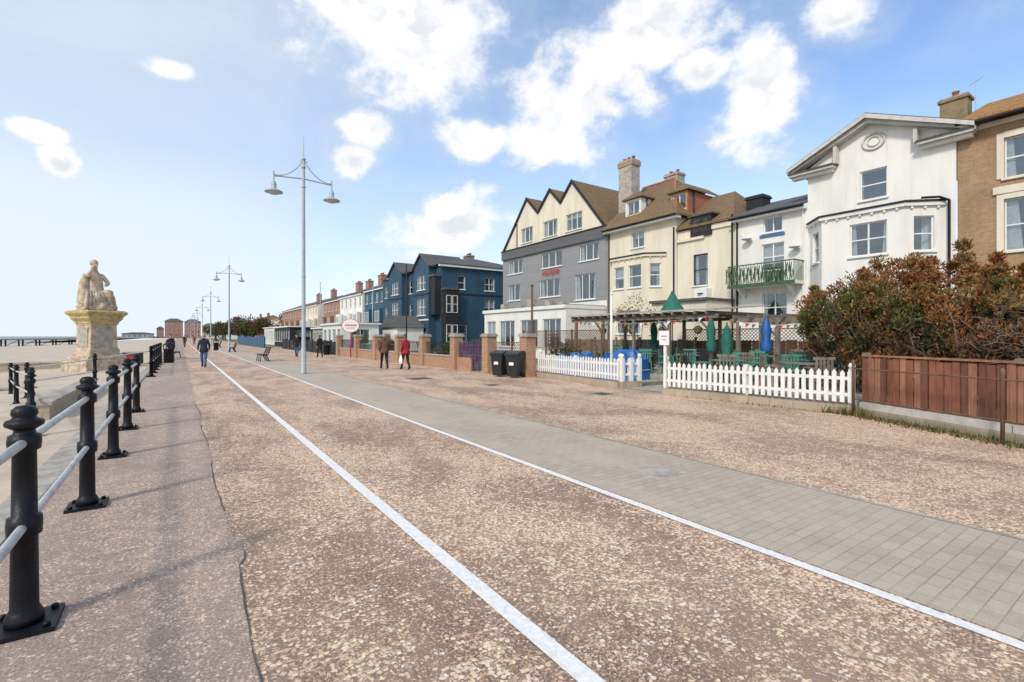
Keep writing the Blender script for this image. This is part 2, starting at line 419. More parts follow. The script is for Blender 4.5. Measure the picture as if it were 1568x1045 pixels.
# ------------------------------------------------------------------ ground
def sheet(name, x0, x1, y0, y1, z, mat):
    o = Obj(name); o.poly([(x0, y0, z), (x1, y0, z), (x1, y1, z), (x0, y1, z)], mat); return o.done()
o = Obj('ground'); o.poly([(-1.15, -300, -.012), (5000, -300, -.012), (5000, 6000, -.012), (-1.15, 6000, -.012)], 'land')
o.poly([(-1.15, 430, -.012), (-1.15, 6000, -.012), (-400, 6000, -.012), (-90, 430, -.012)], 'land'); o.done()
sheet('promenade_road', .3, 11.9, -40, 430, 0, 'gravel')
o = Obj('promenade_footway')
y = -40; ed = []
while y < 430:
    j = .02 * math.sin(y * 1.7) + R.uniform(-.006, .006)
    if 4.0 < y < 4.5: j += .05
    ed.append((.34 + j, y)); y += .12 if -2 < y < 25 else 4
for i in range(len(ed) - 1):
    o.poly([(-1.15, ed[i][1], .004), (ed[i][0], ed[i][1], .004), (ed[i + 1][0], ed[i + 1][1], .004), (-1.15, ed[i + 1][1], .004)], 'footway')
o.done()
o = Obj('tar_joint')
for i in range(len(ed) - 1):
    if ed[i][1] > 14: break
    w = .002 + .003 * abs(math.sin(i * .37))
    if (i // 9) % 3 == 2: continue
    o.poly([(ed[i][0] - w, ed[i][1], .0075), (ed[i][0] + w, ed[i][1], .0075), (ed[i + 1][0] + w, ed[i + 1][1], .0075), (ed[i + 1][0] - w, ed[i + 1][1], .0075)], 'tar')
o.done()
sheet('paved_path', 3.76, 5.62, -40, 430, .004, 'paving')
o = Obj('paved_path_edging'); o.poly([(5.60, -40, .008), (5.65, -40, .008), (5.65, 430, .008), (5.60, 430, .008)], 'cement'); o.done()
sheet('painted_line', 1.56, 1.67, -40, 430, .008, 'linepaint')
sheet('painted_line', 3.64, 3.73, -40, 430, .008, 'linepaint')
for (x, y, w, l) in ((7.2, 17, .9, .9), (9.6, 9.6, .6, .6), (4.6, 3.6, .35, .45), (8.4, 13.5, .5, .5)):
    o = Obj('manhole_cover'); o.P('frame'); o.box(x, x + w, y, y + l, -.02, .0085, 'cement'); o.P('lid'); o.box(x + .04, x + w - .04, y + .04, y + l - .04, -.01, .012, 'tar' if x > 5.6 else 'cement'); o.done()
o = Obj('beach')
prof = [(-1.15, -.32), (-2.2, -.36), (-6, -.55), (-14, -1.0), (-45, -2.2), (-120, -3.6), (-200, -6)]
for (xa, za), (xb, zb) in zip(prof, prof[1:]):
    o.poly([(xa, -200, za), (xb, -200, zb), (xb, 460, zb), (xa, 460, za)], 'sand')
o.done()
o = Obj('promenade_edge_kerb'); o.box(-1.42, -1.151, -40, 430, -.6, .035, 'cement'); o.done()
sheet('sea', -6000, -60, -3000, 6000, -3.1, 'sea')

# ------------------------------------------------------------------ railing
def rail_post(o, x, y, z=0, h=1.2):
    o.P('posts')
    o.box(x - .15, x + .15, y - .15, y + .15, z + .002, z + .03, 'black')
    for a in (-.11, .11):
        for b in (-.11, .11): o.lathe((x + a, y + b, z + .03), [(.018, 0), (.018, .02), (.01, .025)], 'black', 6)
    s = h / 1.2
    o.lathe((x, y, z), [(.085, .03), (.085, .07), (.07, .1), (.062, .12), (.058, .52 * s), (.075, .53 * s), (.078, .58 * s), (.075, .63 * s), (.056, .64 * s),
                        (.052, 1.0 * s), (.07, 1.01 * s), (.074, 1.055 * s), (.07, 1.09 * s), (.05, 1.1 * s), (.045, 1.12 * s),
                        (.06, 1.13 * s), (.082, 1.145 * s), (.086, 1.16 * s), (.08, 1.175 * s), (.055, 1.185 * s), (.05, 1.195 * s), (.058, 1.21 * s), (.055, 1.235 * s), (.035, 1.255 * s), (.01, 1.26 * s)], 'black', 20)
def railing(name, pts, z=0, h=1.2, mat='galv'):
    o = Obj(name)
    for p in pts: rail_post(o, p[0], p[1], p[2] if len(p) > 2 else z, h)
    o.P('rails')
    for a, b in zip(pts, pts[1:]):
        za = a[2] if len(a) > 2 else z; zb = b[2] if len(b) > 2 else z
        for k in (.58, 1.05):
            o.tube([(a[0], a[1], za + k), (b[0], b[1], zb + k)], .024, mat, 10)
    return o.done()
railing('promenade_railing', [(-.70 - .012 * i, -.9 + 2.36 * i) for i in range(7)])
railing('promenade_railing', [(-2.45, 13.4, -.3), (-3.1, 17.0, -.4), (-4.2, 21.2, -.5), (-5.2, 25.5, -.6)])
railing('promenade_railing', [(-.95, 24.4 + 2.4 * i) for i in range(6)])
railing('promenade_railing', [(-.95, 24.4, 0), (-2.6, 23.6, -.25), (-4.3, 23.0, -.5)])
railing('promenade_railing', [(-.95, 52 + 2.6 * i) for i in range(26)])
o = Obj('beach_retaining_wall'); o.P('wall'); o.box(-2.9, -2.6, 16, 24, -.7, -.02, 'stonekerb'); o.P('coping'); o.box(-2.95, -2.55, 15.95, 24.05, -.018, .06, 'cement'); o.done()
o = Obj('beach_low_wall'); o.P('wall'); o.box(-26, -3.5, 46, 46.4, -1.8, -.25, 'stonekerb'); o.P('coping'); o.box(-26.1, -3.4, 45.95, 46.45, -.248, -.15, 'cement'); o.done()
o = Obj('beach_low_wall'); o.P('wall'); o.box(-34, -5, 27.5, 27.8, -1.8, -.5, 'stonekerb'); o.P('coping'); o.box(-34.1, -4.9, 27.45, 27.85, -.498, -.42, 'cement'); o.done()

# ------------------------------------------------------------------ street lamps
def street_lamp(x, y):
    o = Obj('street_lamp', (x, y, 0))
    o.P('column'); o.lathe((0, 0, 0), [(.13, 0), (.13, .05), (.11, .08), (.11, 1.1), (.10, 1.12), (.085, 1.16), (.075, 4.5), (.06, 8.4), (.05, 9.3), (.02, 9.4), (.012, 10.3), (.004, 10.32)], 'lampgrey', 14)
    o.P('collars')
    for z in (4.2, 8.1, 8.95, 9.3): o.lathe((0, 0, z), [(.07, 0), (.09, .02), (.09, .08), (.07, .1)], 'lampgrey', 14)
    for s in (-1, 1):
        o.P('arm')
        arc = [(s * (.05 + 1.12 * t), 0, 9.25 - .95 * math.sin(t * math.pi / 2) ** .8 + .18 * t) for t in [i / 10 for i in range(11)]]
        o.tube(arc, .022, 'lampgrey', 8)
        o.tube([(0, 0, 8.5), (s * 1.18, 0, 8.42)], .03, 'lampgrey', 8)
        o.tube([(s * 1.18, 0, 8.62), (s * 1.18, 0, 8.2)], .03, 'lampgrey', 8)
        o.P('lantern')
        o.lathe((s * 1.18, 0, 7.72), [(.29, -.02), (.36, 0), (.36, .03), (.24, .1), (.12, .16), (.10, .2), (.11, .33), (.08, .42), (.05, .5)], 'lampgrey', 20)
        o.P('bowl'); o.lathe((s * 1.18, 0, 7.62), [(.05, 0), (.18, .03), (.25, .08), (.27, .1)], 'galv', 16)
    o.P('yard'); o.tube([(-.16, 0, 9.25), (.16, 0, 9.25)], .015, 'lampgrey', 6)
    o.done()
for yy in (22.5, 61, 99, 137, 175, 213, 251, 290): street_lamp(4.45, yy)

# ------------------------------------------------------------------ HOUSES
FX = 26.0
o = Obj('brick_house')
hs = [(6.6, 8.6, 7.7, 9.25, 2, 2), (6.6, 8.6, 4.9, 6.9, 2, 2), (6.6, 8.6, 1.9, 3.9, 2, 2), (1, 3, 7.7, 9.25, 2, 2), (1, 3, 4.9, 6.9, 2, 2)]
F = FW(FX + .1, -4)
panel(o, F, 9.95, 0, 10.0, 'brick', hs, surround='cream', sill='cream')
o.P('trim'); o.lbox(F, 6.3, 8.9, .003, .09, 7.12, 7.4, 'cream'); o.lbox(F, 0, 9.93, .003, .12, 9.8, 9.98, 'cream')
o.P('side_wall'); o.poly([(FX + .1, -4, 0), (35, -4, 0), (35, -4, 10), (FX + .1, -4, 10)], 'brick')
o.P('roof'); o.prism([(25.55, -4.3, 10.02), (25.55, 5.9, 10.02), (30.3, 5.9, 12.1), (30.3, -4.3, 12.1)], (0, 0, .14), 'orangeroof')
o.prism([(30.3, -4.3, 12.1), (30.3, 5.9, 12.1), (35.2, 5.9, 10), (35.2, -4.3, 10)], (0, 0, .14), 'orangeroof')
o.P('gable'); o.poly([(FX + .1, 5.88, 10), (34.9, 5.88, 10), (30.3, 5.88, 12.1)], 'brick')
gutter(o, 25.5, -4.3, 5.35, 10.0, 'blackwood')
chimney(o, 28.9, 6.65, .95, .7, 9, 12.2, 'chim', 1)
o.P('aerial'); o.tube([(29, 6.0, 11), (29, 6.0, 13.1)], .015, 'galv', 6); o.tube([(28.7, 5.7, 12.9), (29.3, 6.3, 12.9)], .01, 'galv', 6)
o.done()

# white gabled house
o = Obj('white_gabled_house'); F = FW(FX, 5.98)
y0 = 5.98; L_ = 11.6 - y0
panel(o, F, L_, 0, 10.0, 'white', [(8.3 - y0, 9.35 - y0, 7.9, 9.25, 1, 2)], sill='paint')
o.P('walls'); o.poly([(FX, 5.98, 10), (FX, 11.6, 10), (FX, 8.94, 11.55)], 'white')
o.poly([(FX, 11.6, 0), (35, 11.6, 0), (35, 11.6, 10), (FX, 11.6, 10)], 'white')
o.poly([(FX, 5.98, 8), (35, 5.98, 8), (35, 5.98, 10), (FX, 5.98, 10)], 'white')
o.P('roof')
ap = (8.94, 11.6); rr = (5.3, 9.93); ll = (12.35, 9.98)
for e in (rr, ll):
    o.prism([(25.42, ap[0], ap[1]), (25.42, e[0], e[1]), (34.5, e[0], e[1]), (34.5, ap[0], ap[1])], (0, 0, .12), 'darkroof')
o.P('bargeboards')
for e in (rr, ll):
    o.prism([(25.36, ap[0], ap[1] - .13), (25.36, e[0], e[1] - .1), (25.36, e[0], e[1] + .07), (25.36, ap[0], ap[1] + .07)], (.06, 0, 0), 'trimstone')
    o.prism([(25.55, ap[0], ap[1] - .3), (25.55, e[0], e[1] - .2), (25.55, e[0], e[1] - .02), (25.55, ap[0], ap[1] - .02)], (.43, 0, 0), 'trimstone')
o.P('cornice_returns')
for a, b in ((5.35, 7.1), (10.3, 12.3)):
    o.box(25.5, 25.99, a, b, 9.68, 9.8, 'trimstone'); o.box(25.7, 25.985, a + .08, b - .08, 9.54, 9.677, 'white')
    o.box(25.42, 25.99, a - .03, b + .03, 9.803, 9.85, 'darkroof')
for yb in (7.2, 10.25):
    hgt = 11.6 - abs(yb - 8.94) * .49 - .3
    o.box(25.62, 25.98, yb - .07, yb + .07, 9.86, hgt, 'trimstone')
o.P('medallion')
ring = [(25.96, 8.8 + .42 * math.cos(a), 10.5 + .36 * math.sin(a)) for a in [i * math.pi / 12 for i in range(25)]]
o.tube(ring, .05, 'trimstone', 8); ring = [(25.97, 8.8 + .24 * math.cos(a), 10.5 + .21 * math.sin(a)) for a in [i * math.pi / 12 for i in range(25)]]
o.tube(ring, .03, 'trimstone', 8)
bay(o, FX, 6.35, 11.5, 1.1, 1.0, 0, 7.15, 'white', [(7.95, 9.35, 5.2, 6.65, 2, 2), (7.95, 9.35, 2.2, 3.9, 2, 2)], [(5.2, 6.65), (2.2, 3.9)], 'blackwood')
pipe(o, 25.85, 6.15, 0, 7.2); o.P('drainpipe'); o.tube([(25.85, 6.15, 7.2), (25.6, 6.4, 7.35), (25.3, 6.9, 7.38)], .05, 'black', 8)
o.done()

# white house with balcony
o = Obj('white_balcony_house'); y0 = 11.62; F = FW(FX, y0); L_ = 15.44 - y0
panel(o, F, L_, 0, 8.2, 'white', [(12.85 - y0, 13.85 - y0, 7.2, 8.0, 2, 1), (12.75 - y0, 13.95 - y0, 4.45, 6.6, 2, 3), (12.6 - y0, 13.9 - y0, 2.4, 3.95, 2, 2)])
o.P('trim')
o.lbox(F, 1.1, 2.4, .003, .06, 6.95, 7.1, 'bluepaint')
o.P('roof'); o.prism([(25.6, y0 - .0, 8.22), (25.6, 15.5, 8.22), (30, 15.5, 9.75), (30, y0, 9.75)], (0, 0, .12), 'darkroof')
o.P('fascia'); o.lbox(F, 0, L_, .003, .38, 8.05, 8.2, 'paint')
gutter(o, 25.55, y0, 15.6, 8.2)
chimney(o, 28.9, 15.7, 1.0, .9, 7, 9.9, 'blackwood', 0, 'blackwood')
pipe(o, 25.92, 15.3, 0, 8.1); pipe(o, 25.93, 11.8, 0, 8.1, 'paint', .045)
o.P('balcony')
o.box(25.0, 25.99, 11.75, 15.3, 4.28, 4.42, 'white'); o.box(24.96, 24.999, 11.75, 15.3, 4.25, 4.45, 'balcony')
o.box(24.98, 25.02, 11.75, 15.3, 5.42, 5.48, 'balcony')
k = 0
yy = 11.8
while yy < 15.25:
    o.tube([(25.0, yy, 4.45), (25.0, yy, 5.42)], .014, 'balcony', 5)
    cx = yy + .1
    for rr_ in (.09, .05):
        o.tube([(24.99, cx + rr_ * math.cos(a), 4.9 + .22 * math.sin(a) * rr_ / .09 + (.15 if k % 2 else -.1)) for a in [i * math.pi / 5 for i in range(11)]], .018, 'balcony', 5)
    o.tube([(24.985, cx, 4.5), (24.985, cx + .1, 5.35)], .022, 'balcony', 5); o.tube([(24.985, cx + .1, 4.5), (24.985, cx, 5.35)], .022, 'balcony', 5)
    yy += .2; k += 1
for yy in (11.77, 15.28):
    o.box(25.0, 25.98, yy - .015, yy + .015, 5.42, 5.48, 'balcony')
    for i in range(8): o.tube([(25.05 + i * .12, yy, 4.45), (25.05 + i * .12, yy, 5.42)], .014, 'balcony', 5)
o.P('brackets')
for yy in (12.2, 14.8): o.prism([(25.99, yy, 3.7), (25.99, yy, 4.27), (25.1, yy, 4.27)], (0, .1, 0), 'white')
for (yy, zz) in ((12.1, 6.1), (14.6, 6.9)):
    o.P('satellite_dish'); o.lathe((25.7, yy, zz), [(.02, 0), (.2, .03), (.28, .09), (.27, .09), (.19, .045), (.01, .015)], 'lampgrey', 14)
    o.tube([(25.98, yy, zz - .1), (25.7, yy, zz)], .02, 'lampgrey', 6)
o.done()

# cream house with hipped roof
o = Obj('cream_hipped_house')
y0 = 19.4; F = FW(FX, y0)
panel(o, F, 25.38 - y0, 0, 9.25, 'cream', [(22.0 - y0, 23.1 - y0, 7.75, 8.85, 2, 1)])
o.P('walls'); o.poly([(FX, 19.4, 0), (34, 19.4, 0), (34, 19.4, 9.25), (FX, 19.4, 9.25)], 'cream')
y1 = 15.46; F2 = FW(FX + .12, y1)
panel(o, F2, 19.38 - y1, 0, 8.25, 'cream', [(17.25 - y1, 18.25 - y1, 4.75, 6.65, 1, 2)], fr='blackwood')
panel(o, ((26.12, y1 - .001), (1, 0), (0, -1)), 8, 0, 8.25, 'cream')
o.P('parapet'); o.lbox(F2, 0, 2.4, .003, .1, 8.0, 8.3, 'cream'); o.lbox(F2, 2.0, 3.9, .003, .14, 7.55, 7.72, 'cream')
o.P('black_dormer'); o.lbox(F2, 1.5, 2.9, .15, -1.4, 7.72, 8.95, 'blackwood'); o.lbox(F2, 1.35, 3.05, .25, -1.4, 8.953, 9.03, 'darkroof')
o.lbox(F2, 1.75, 2.65, .152, .17, 7.95, 8.75, 'interior')
o.P('roof')
e = 9.27
A, B_, C, D_ = (25.45, 19.0, e), (25.45, 25.5, e), (34.6, 25.5, e), (34.6, 19.0, e)
r1, r2 = (30, 22.5, 13.1), (30, 25.5, 13.1)
for pts in ((A, B_, r2, r1), (A, D_, r1), (D_, C, r2, r1)): o.prism(list(pts), (0, 0, .13), 'tileroof')
o.P('ridge_tiles'); o.tube([A, (r1[0], r1[1], r1[2] + .15)], .09, 'pot', 6); o.tube([(r1[0], r1[1], r1[2] + .15), (r2[0], r2[1], r2[2] + .15)], .09, 'pot', 6)
o.P('eaves'); o.box(25.5, 26.0, 19.05, 25.38, 9.1, 9.262, 'paint'); gutter(o, 25.42, 19.0, 25.4, 9.27)
o.P('wing_roof'); e = 8.32
A, B_, C, D_ = (25.9, 15.5, e), (25.9, 19.38, e), (33.5, 19.38, e), (33.5, 15.5, e); t1, t2 = (29.6, 17.6, 10.9), (29.6, 19.38, 10.9)
for pts in ((A, B_, t2, t1), (A, D_, t1), (D_, C, t2, t1)): o.prism(list(pts), (0, 0, .12), 'tileroof')
for (x, ya, yb, za, zb, m1) in ((26.5, 22.7, 24.1, 10.25, 11.35, 'paint'), (27.0, 19.3, 20.6, 9.95, 11.1, 'pot')):
    Fd = FW(x, ya)
    panel(o, Fd, yb - ya, za - .4, zb, 'paint' if m1 == 'paint' else 'redbrick', [(.15, yb - ya - .15, za, zb - .12, 2, 1)], 'dormer', cur=.2)
    o.P('dormer'); o.poly([(x, ya, za - .4), (x + 3, ya, za - .4), (x + 3, ya, zb), (x, ya, zb)], m1)
    o.P('dormer_roof'); ym = (ya + yb) / 2; x0 = x - .2
    o.prism([(x0, ya - .2, zb), (x + 3.2, ya - .2, zb), (x + 3.2, ym, zb + .6), (x + .7, ym, zb + .6)], (0, 0, .1), 'tileroof')
    o.prism([(x0, yb + .2, zb), (x + 3.2, yb + .2, zb), (x + 3.2, ym, zb + .6), (x + .7, ym, zb + .6)], (0, 0, .1), 'tileroof')
    o.prism([(x0, ya - .2, zb), (x0, yb + .2, zb), (x + .7, ym, zb + .6)], (0, 0, .1), 'tileroof')
chimney(o, 27.6, 24.75, 1.25, .9, 9, 14.45, 'cement', 3, 'redbrick')
o.P('chimney_band'); o.box(27.1, 28.1, 24.05, 25.45, 14.2, 14.46, 'redbrick')
chimney(o, 31.4, 23.6, 1.2, .9, 11, 13.9, 'cement', 2, 'redbrick')
bay(o, FX, 20.2, 24.9, 1.0, .9, 0, 6.95, 'cream', [(21.4, 22.5, 4.9, 6.4, 1, 2), (22.9, 23.8, 4.9, 6.4, 1, 2), (21.5, 23.6, 1.8, 3.4, 2, 2)], [(4.9, 6.4), (1.8, 3.4)], 'blackwood')
for yy in (19.55, 15.6): pipe(o, 25.93, yy, 0, 8.6, 'black')
pipe(o, 25.93, 25.2, 0, 9.2, 'black')
o.P('extension'); o.box(23.5, 25.99, 15.6, 19.3, 0, 3.6, 'cream'); o.box(23.3, 25.99, 15.5, 19.35, 3.603, 3.75, 'darkroof')
o.P('hvac_unit'); o.box(25.6, 26.1, 17.0, 17.8, 3.9, 4.5, 'paint'); o.lathe((25.6, 17.4, 4.2), [(.02, -.01), (.2, 0), (.2, .02)], 'blackwood', 12)
o.done()

# grey triple gabled hotel
o = Obj('grey_gabled_hotel')
G0, G1 = 25.42, 39.3; F = FW(FX - .05, G0); gx = FX - .05
H = lambda ya, yb, za, zb, c=3, r=1: (ya - G0, yb - G0, za, zb, c, r)
panel(o, F, G1 - G0, 0, 4.3, 'white', [H(37.2, 38.6, 1.2, 3.2)])
panel(o, F, G1 - G0, 4.3, 8.95, 'greyboard', [H(26.2, 28.4, 7.5, 8.75, 3, 1), H(30.5, 33.2, 7.5, 8.75, 3, 1), H(36.0, 38.4, 7.5, 8.75, 3, 1), H(26.6, 28.9, 4.5, 6.5, 3, 1), H(30.7, 33.5, 5.0, 6.5, 3, 1), H(36.4, 38.4, 5.0, 6.5, 2, 1)])
o.P('band'); o.lbox(F, -.02, G1 - G0 + .02, .02, .18, 8.95, 9.75, 'dgreyboard'); o.lbox(F, -.04, G1 - G0 + .04, .0, .24, 9.752, 9.83, 'blackwood')
za, zb = 9.6, 11.75
ya, yb = 27.25, 37.35
panel(o, FW(gx, ya), yb - ya, za, zb, 'cream', [(h0 - ya, h1 - ya, 10.15, 11.5, 3, 1) for h0, h1 in ((28.1, 30.0), (31.1, 33.0), (34.5, 36.3))], 'gables')
o.P('gables')
pk = [(27.25, 11.75), (29.2, 14.05), (30.6, 12.65), (32.0, 14.05), (33.65, 12.45), (35.3, 14.05), (37.35, 11.75)]
o.poly([(gx, 25.42, 9.6), (gx, 27.25, 9.6), (gx, 27.25, 11.75)], 'cream'); o.poly([(gx, 37.35, 9.6), (gx, 39.2, 9.6), (gx, 37.35, 11.75)], 'cream')
for tri in ((pk[0], pk[1], pk[2], (30.6, 11.75)), ((30.6, 11.75), pk[2], pk[3], pk[4], (33.65, 11.75)), ((33.65, 11.75), pk[4], pk[5], pk[6])):
    o.poly([(gx, y, z) for y, z in tri], 'cream')
line = [(25.3, 9.5), (29.2, 14.05), (30.6, 12.65), (32.0, 14.05), (33.65, 12.45), (35.3, 14.05), (39.35, 9.5)]
for (a, b) in zip(line, line[1:]):
    o.P('bargeboards'); o.prism([(gx - .16, a[0], a[1] - .1), (gx - .16, b[0], b[1] - .1), (gx - .16, b[0], b[1] + .16), (gx - .16, a[0], a[1] + .16)], (.1, 0, 0), 'blackwood')
    o.P('roof'); o.prism([(gx - .05, a[0], a[1]), (gx - .05, b[0], b[1]), (gx + 10, b[0], b[1]), (gx + 10, a[0], a[1])], (0, 0, .12), 'tileroof')
o.P('timbering'); 
for yy in (30.6, 33.65): o.lbox(FW(gx, yy), -.06, .06, .004, .05, 9.84, 12.4, 'cream')
o.lbox(FW(gx, 36.9), -.05, .05, .004, .05, 9.84, 12.1, 'blackwood')
o.P('side_wall'); o.poly([(gx, G0, 0), (36, G0, 0), (36, G0, 9.6), (gx, G0, 9.6)], 'greyboard'); o.poly([(gx, G1, 0), (36, G1, 0), (36, G1, 9.6), (gx, G1, 9.6)], 'greyboard')
o.P('hotel_sign')
for i in range(9):
    yy = 30.9 + i * .25; zz = 6.98 + .05 * math.sin(i * 2)
    o.tube([(gx - .12, yy + .1 * math.cos(a), zz + (.12 if i % 3 else .2) * math.sin(a)) for a in [j * math.pi / 4 for j in range(7 + i % 2)]], .028, 'signred', 6)
o.tube([(gx - .12, 33.0, 7.18), (gx - .12, 31.9, 7.28), (gx - .12, 30.7, 7.18)], .022, 'signred', 6)
Fe = FW(22.0, 25.45)
panel(o, Fe, 10.8, 0, 3.6, 'white', [(.5, 2.6, .8, 2.9, 3, 1), (3.2, 5.4, .8, 2.9, 3, 1), (6.2, 8.4, .8, 2.9, 3, 1), (9.0, 10.4, .8, 2.9, 2, 1)], 'extension')
o.P('extension'); o.poly([(22, 25.45, 0), (25.9, 25.45, 0), (25.9, 25.45, 3.6), (22, 25.45, 3.6)], 'white'); o.box(21.85, 25.93, 25.4, 36.35, 3.602, 3.85, 'paint'); o.box(22, 25.93, 25.5, 36.3, 3.852, 3.9, 'darkroof')
o.P('roof_clutter')
for i in range(5): o.box(22.6 + .3 * (i % 2), 23.1 + .3 * (i % 2), 26.4 + i * 1.9, 27.0 + i * 1.9, 3.9, 4.15 + .2 * (i % 3), 'cement')
o.done()

# navy blue hotel
o = Obj('blue_hotel'); bx = 23.6; by = 48.0
panel(o, FS(bx, by), 12.5, 0, 9.5, 'blue', [(5.5, 6.9, 6.9, 8.4, 2, 2), (5.5, 6.9, 4.0, 5.9, 2, 2), (2.0, 3.0, 6.9, 8.4, 1, 2), (9, 10.4, 6.9, 8.4, 2, 2), (9, 10.4, 4, 5.9, 2, 2), (2.0, 3.2, 1.0, 2.9, 1, 2), (5.5, 6.9, 1, 2.9, 2, 2)])
hs = []
for yy in (54.3, 56.0, 62.6, 64.6):
    for z in (1.0, 4.0, 6.9): hs.append((yy - by, yy - by + .95, z, z + 1.6, 1, 2))
panel(o, FW(bx, by), 18.5, 0, 9.5, 'blue', hs)
for (a, b) in ((49.3, 53.3), (57.2, 61.6)):
    Fb = FW(bx - .9, a); w = b - a
    panel(o, Fb, w, 0, 9.5, 'blue', [(w / 2 - 1.2, w / 2 + 1.2, 6.9, 8.5, 3, 2), (w / 2 - 1.2, w / 2 + 1.2, 4, 5.9, 3, 2), (w / 2 - 1.2, w / 2 + 1.2, 1, 3, 3, 2)], 'projecting_bay')
    o.P('projecting_bay'); o.poly([(bx - .9, a, 0), (bx, a, 0), (bx, a, 9.5), (bx - .9, a, 9.5)], 'blue'); o.poly([(bx - .9, b, 0), (bx, b, 0), (bx, b, 9.5), (bx - .9, b, 9.5)], 'blue')
    m = (a + b) / 2; o.poly([(bx - .9, a, 9.5), (bx - .9, b, 9.5), (bx - .9, m, 10.9)], 'blue')
    o.P('bay_roof')
    for e_ in (a - .3, b + .3): o.prism([(bx - 1.15, e_, 9.35), (bx - 1.15, m, 10.95), (bx + 4, m, 10.95), (bx + 4, e_, 9.35)], (0, 0, .14), 'darkroof')
    o.P('band'); 
    for z in (3.4, 6.3): o.lbox(Fb, -.03, w + .03, .003, .08, z, z + .16, 'paint' if z < 4 else 'blackwood')
o.P('corner_bay'); o.box(bx - .75, bx - .01, by + .1, by + 1.2, 4.0, 8.2, 'blackwood'); o.box(bx - .9, bx, by, by + 1.3, 8.203, 8.4, 'darkroof')
o.P('black_bay'); o.box(bx + .1, bx + 1.7, by - .8, by - .01, 0, 6.7, 'blackwood'); o.box(bx, bx + 1.8, by - .9, by - .005, 6.703, 6.9, 'darkroof')
for z in (1.0, 4.2):
    for k in range(2):
        window(o, ((bx + .2 + k * .75, by - .82), (1, 0), (0, -1)), 0, .62, z, z + 1.9, 1, 2, sill=False, deep=-.02)
o.P('string'); o.box(bx - .001, bx + 12.5, by - .06, by - .003, 6.3, 6.45, 'blackwood')
o.P('roof'); e = 9.52; A, B_, C, D_ = (bx - .4, by - .4, e), (bx - .4, 66.8, e), (36.6, 66.8, e), (36.6, by - .4, e); r1, r2 = (30, 53, 11.3), (30, 66.8, 11.3)
for pts in ((A, B_, r2, r1), (A, D_, r1), (D_, C, r2, r1)): o.prism(list(pts), (0, 0, .13), 'darkroof')
o.P('fascia'); o.box(bx - .35, 36.4, by - .35, by - .003, 9.3, 9.51, 'paint')
chimney(o, 31, 55, 1.2, .9, 10, 11.9, 'chim', 3); chimney(o, 31, 63, 1.2, .9, 10, 12.2, 'chim', 3)
o.done()

def terrace(name, x, y0, y1, h, mat, bays, roof='darkroof', chims=1, floors=3, ridge=2.0, bayproj=True):
    o = Obj(name); F = FW(x, y0); Lg = y1 - y0; bw = Lg / bays; fh = h / floors; hs = []
    for i in range(bays):
        for f in range(floors):
            w = min(1.5, bw * .4); c = bw * (i + .5)
            hs.append((c - w / 2, c + w / 2, f * fh + fh * .3, f * fh + fh * .82, 2, 2))
    panel(o, F, Lg, 0, h, mat, hs)
    o.P('walls'); o.poly([(x, y0, 0), (x + 10, y0, 0), (x + 10, y0, h), (x, y0, h)], mat); o.poly([(x, y0, h), (x + 10, y0, h), (x + 5, y0, h + ridge)], mat)
    o.P('roof'); o.prism([(x - .3, y0 - .1, h), (x - .3, y1, h), (x + 5, y1, h + ridge), (x + 5, y0 - .1, h + ridge)], (0, 0, .12), roof)
    o.prism([(x + 10.3, y0 - .1, h), (x + 10.3, y1, h), (x + 5, y1, h + ridge), (x + 5, y0 - .1, h + ridge)], (0, 0, .12), roof)
    o.P('cornice'); o.lbox(F, 0, Lg, .003, .25, h - .2, h - .005, 'paint')
    if bayproj:
        for i in range(bays):
            if i % 2 == 0:
                c = bw * (i + .5); o.P('bay'); o.lbox(F, c - 1.1, c + 1.1, .003, .8, 0, fh * 1.95, mat)
                for f in range(2):
                    window(o, ((x - .82, y0), (0, 1), (-1, 0)), c - .9, c + .9, f * fh + fh * .3, f * fh + fh * .82, 3, 1, sill=False, deep=-.03)
    for i in range(chims):
        chimney(o, x + 3.6, y0 + Lg * (i + .08) / chims + .5, 1.6, .9, h, h + ridge + .7 + .4 * ((i + bays) % 2), 'farbrick', 4)
    return o.done()
terrace('teal_terrace_house', 24.2, 67.2, 76.5, 8.7, 'teal', 4, 'darkroof', 2)
terrace('white_terrace_house', 24.0, 77, 90, 8.5, 'white', 5, 'darkroof', 2)
terrace('brick_terrace_house', 24.5, 90.5, 104, 8.5, 'farbrick', 5, 'darkroof', 1)
terrace('cream_terrace_house', 23.5, 105, 118, 8.2, 'cream', 5, 'darkroof', 1)
terrace('brick_terrace_house', 24, 119, 150, 8.4, 'farbrick', 9, 'tileroof', 1)
terrace('cream_terrace_house', 26, 170, 190, 7, 'cream', 6, 'tileroof', 1)
terrace('brick_terrace_house', 26, 215, 260, 8, 'farbrick', 8, 'darkroof', 2)
terrace('white_terrace_house', 22, 290, 330, 9, 'white', 8, 'darkroof', 2)
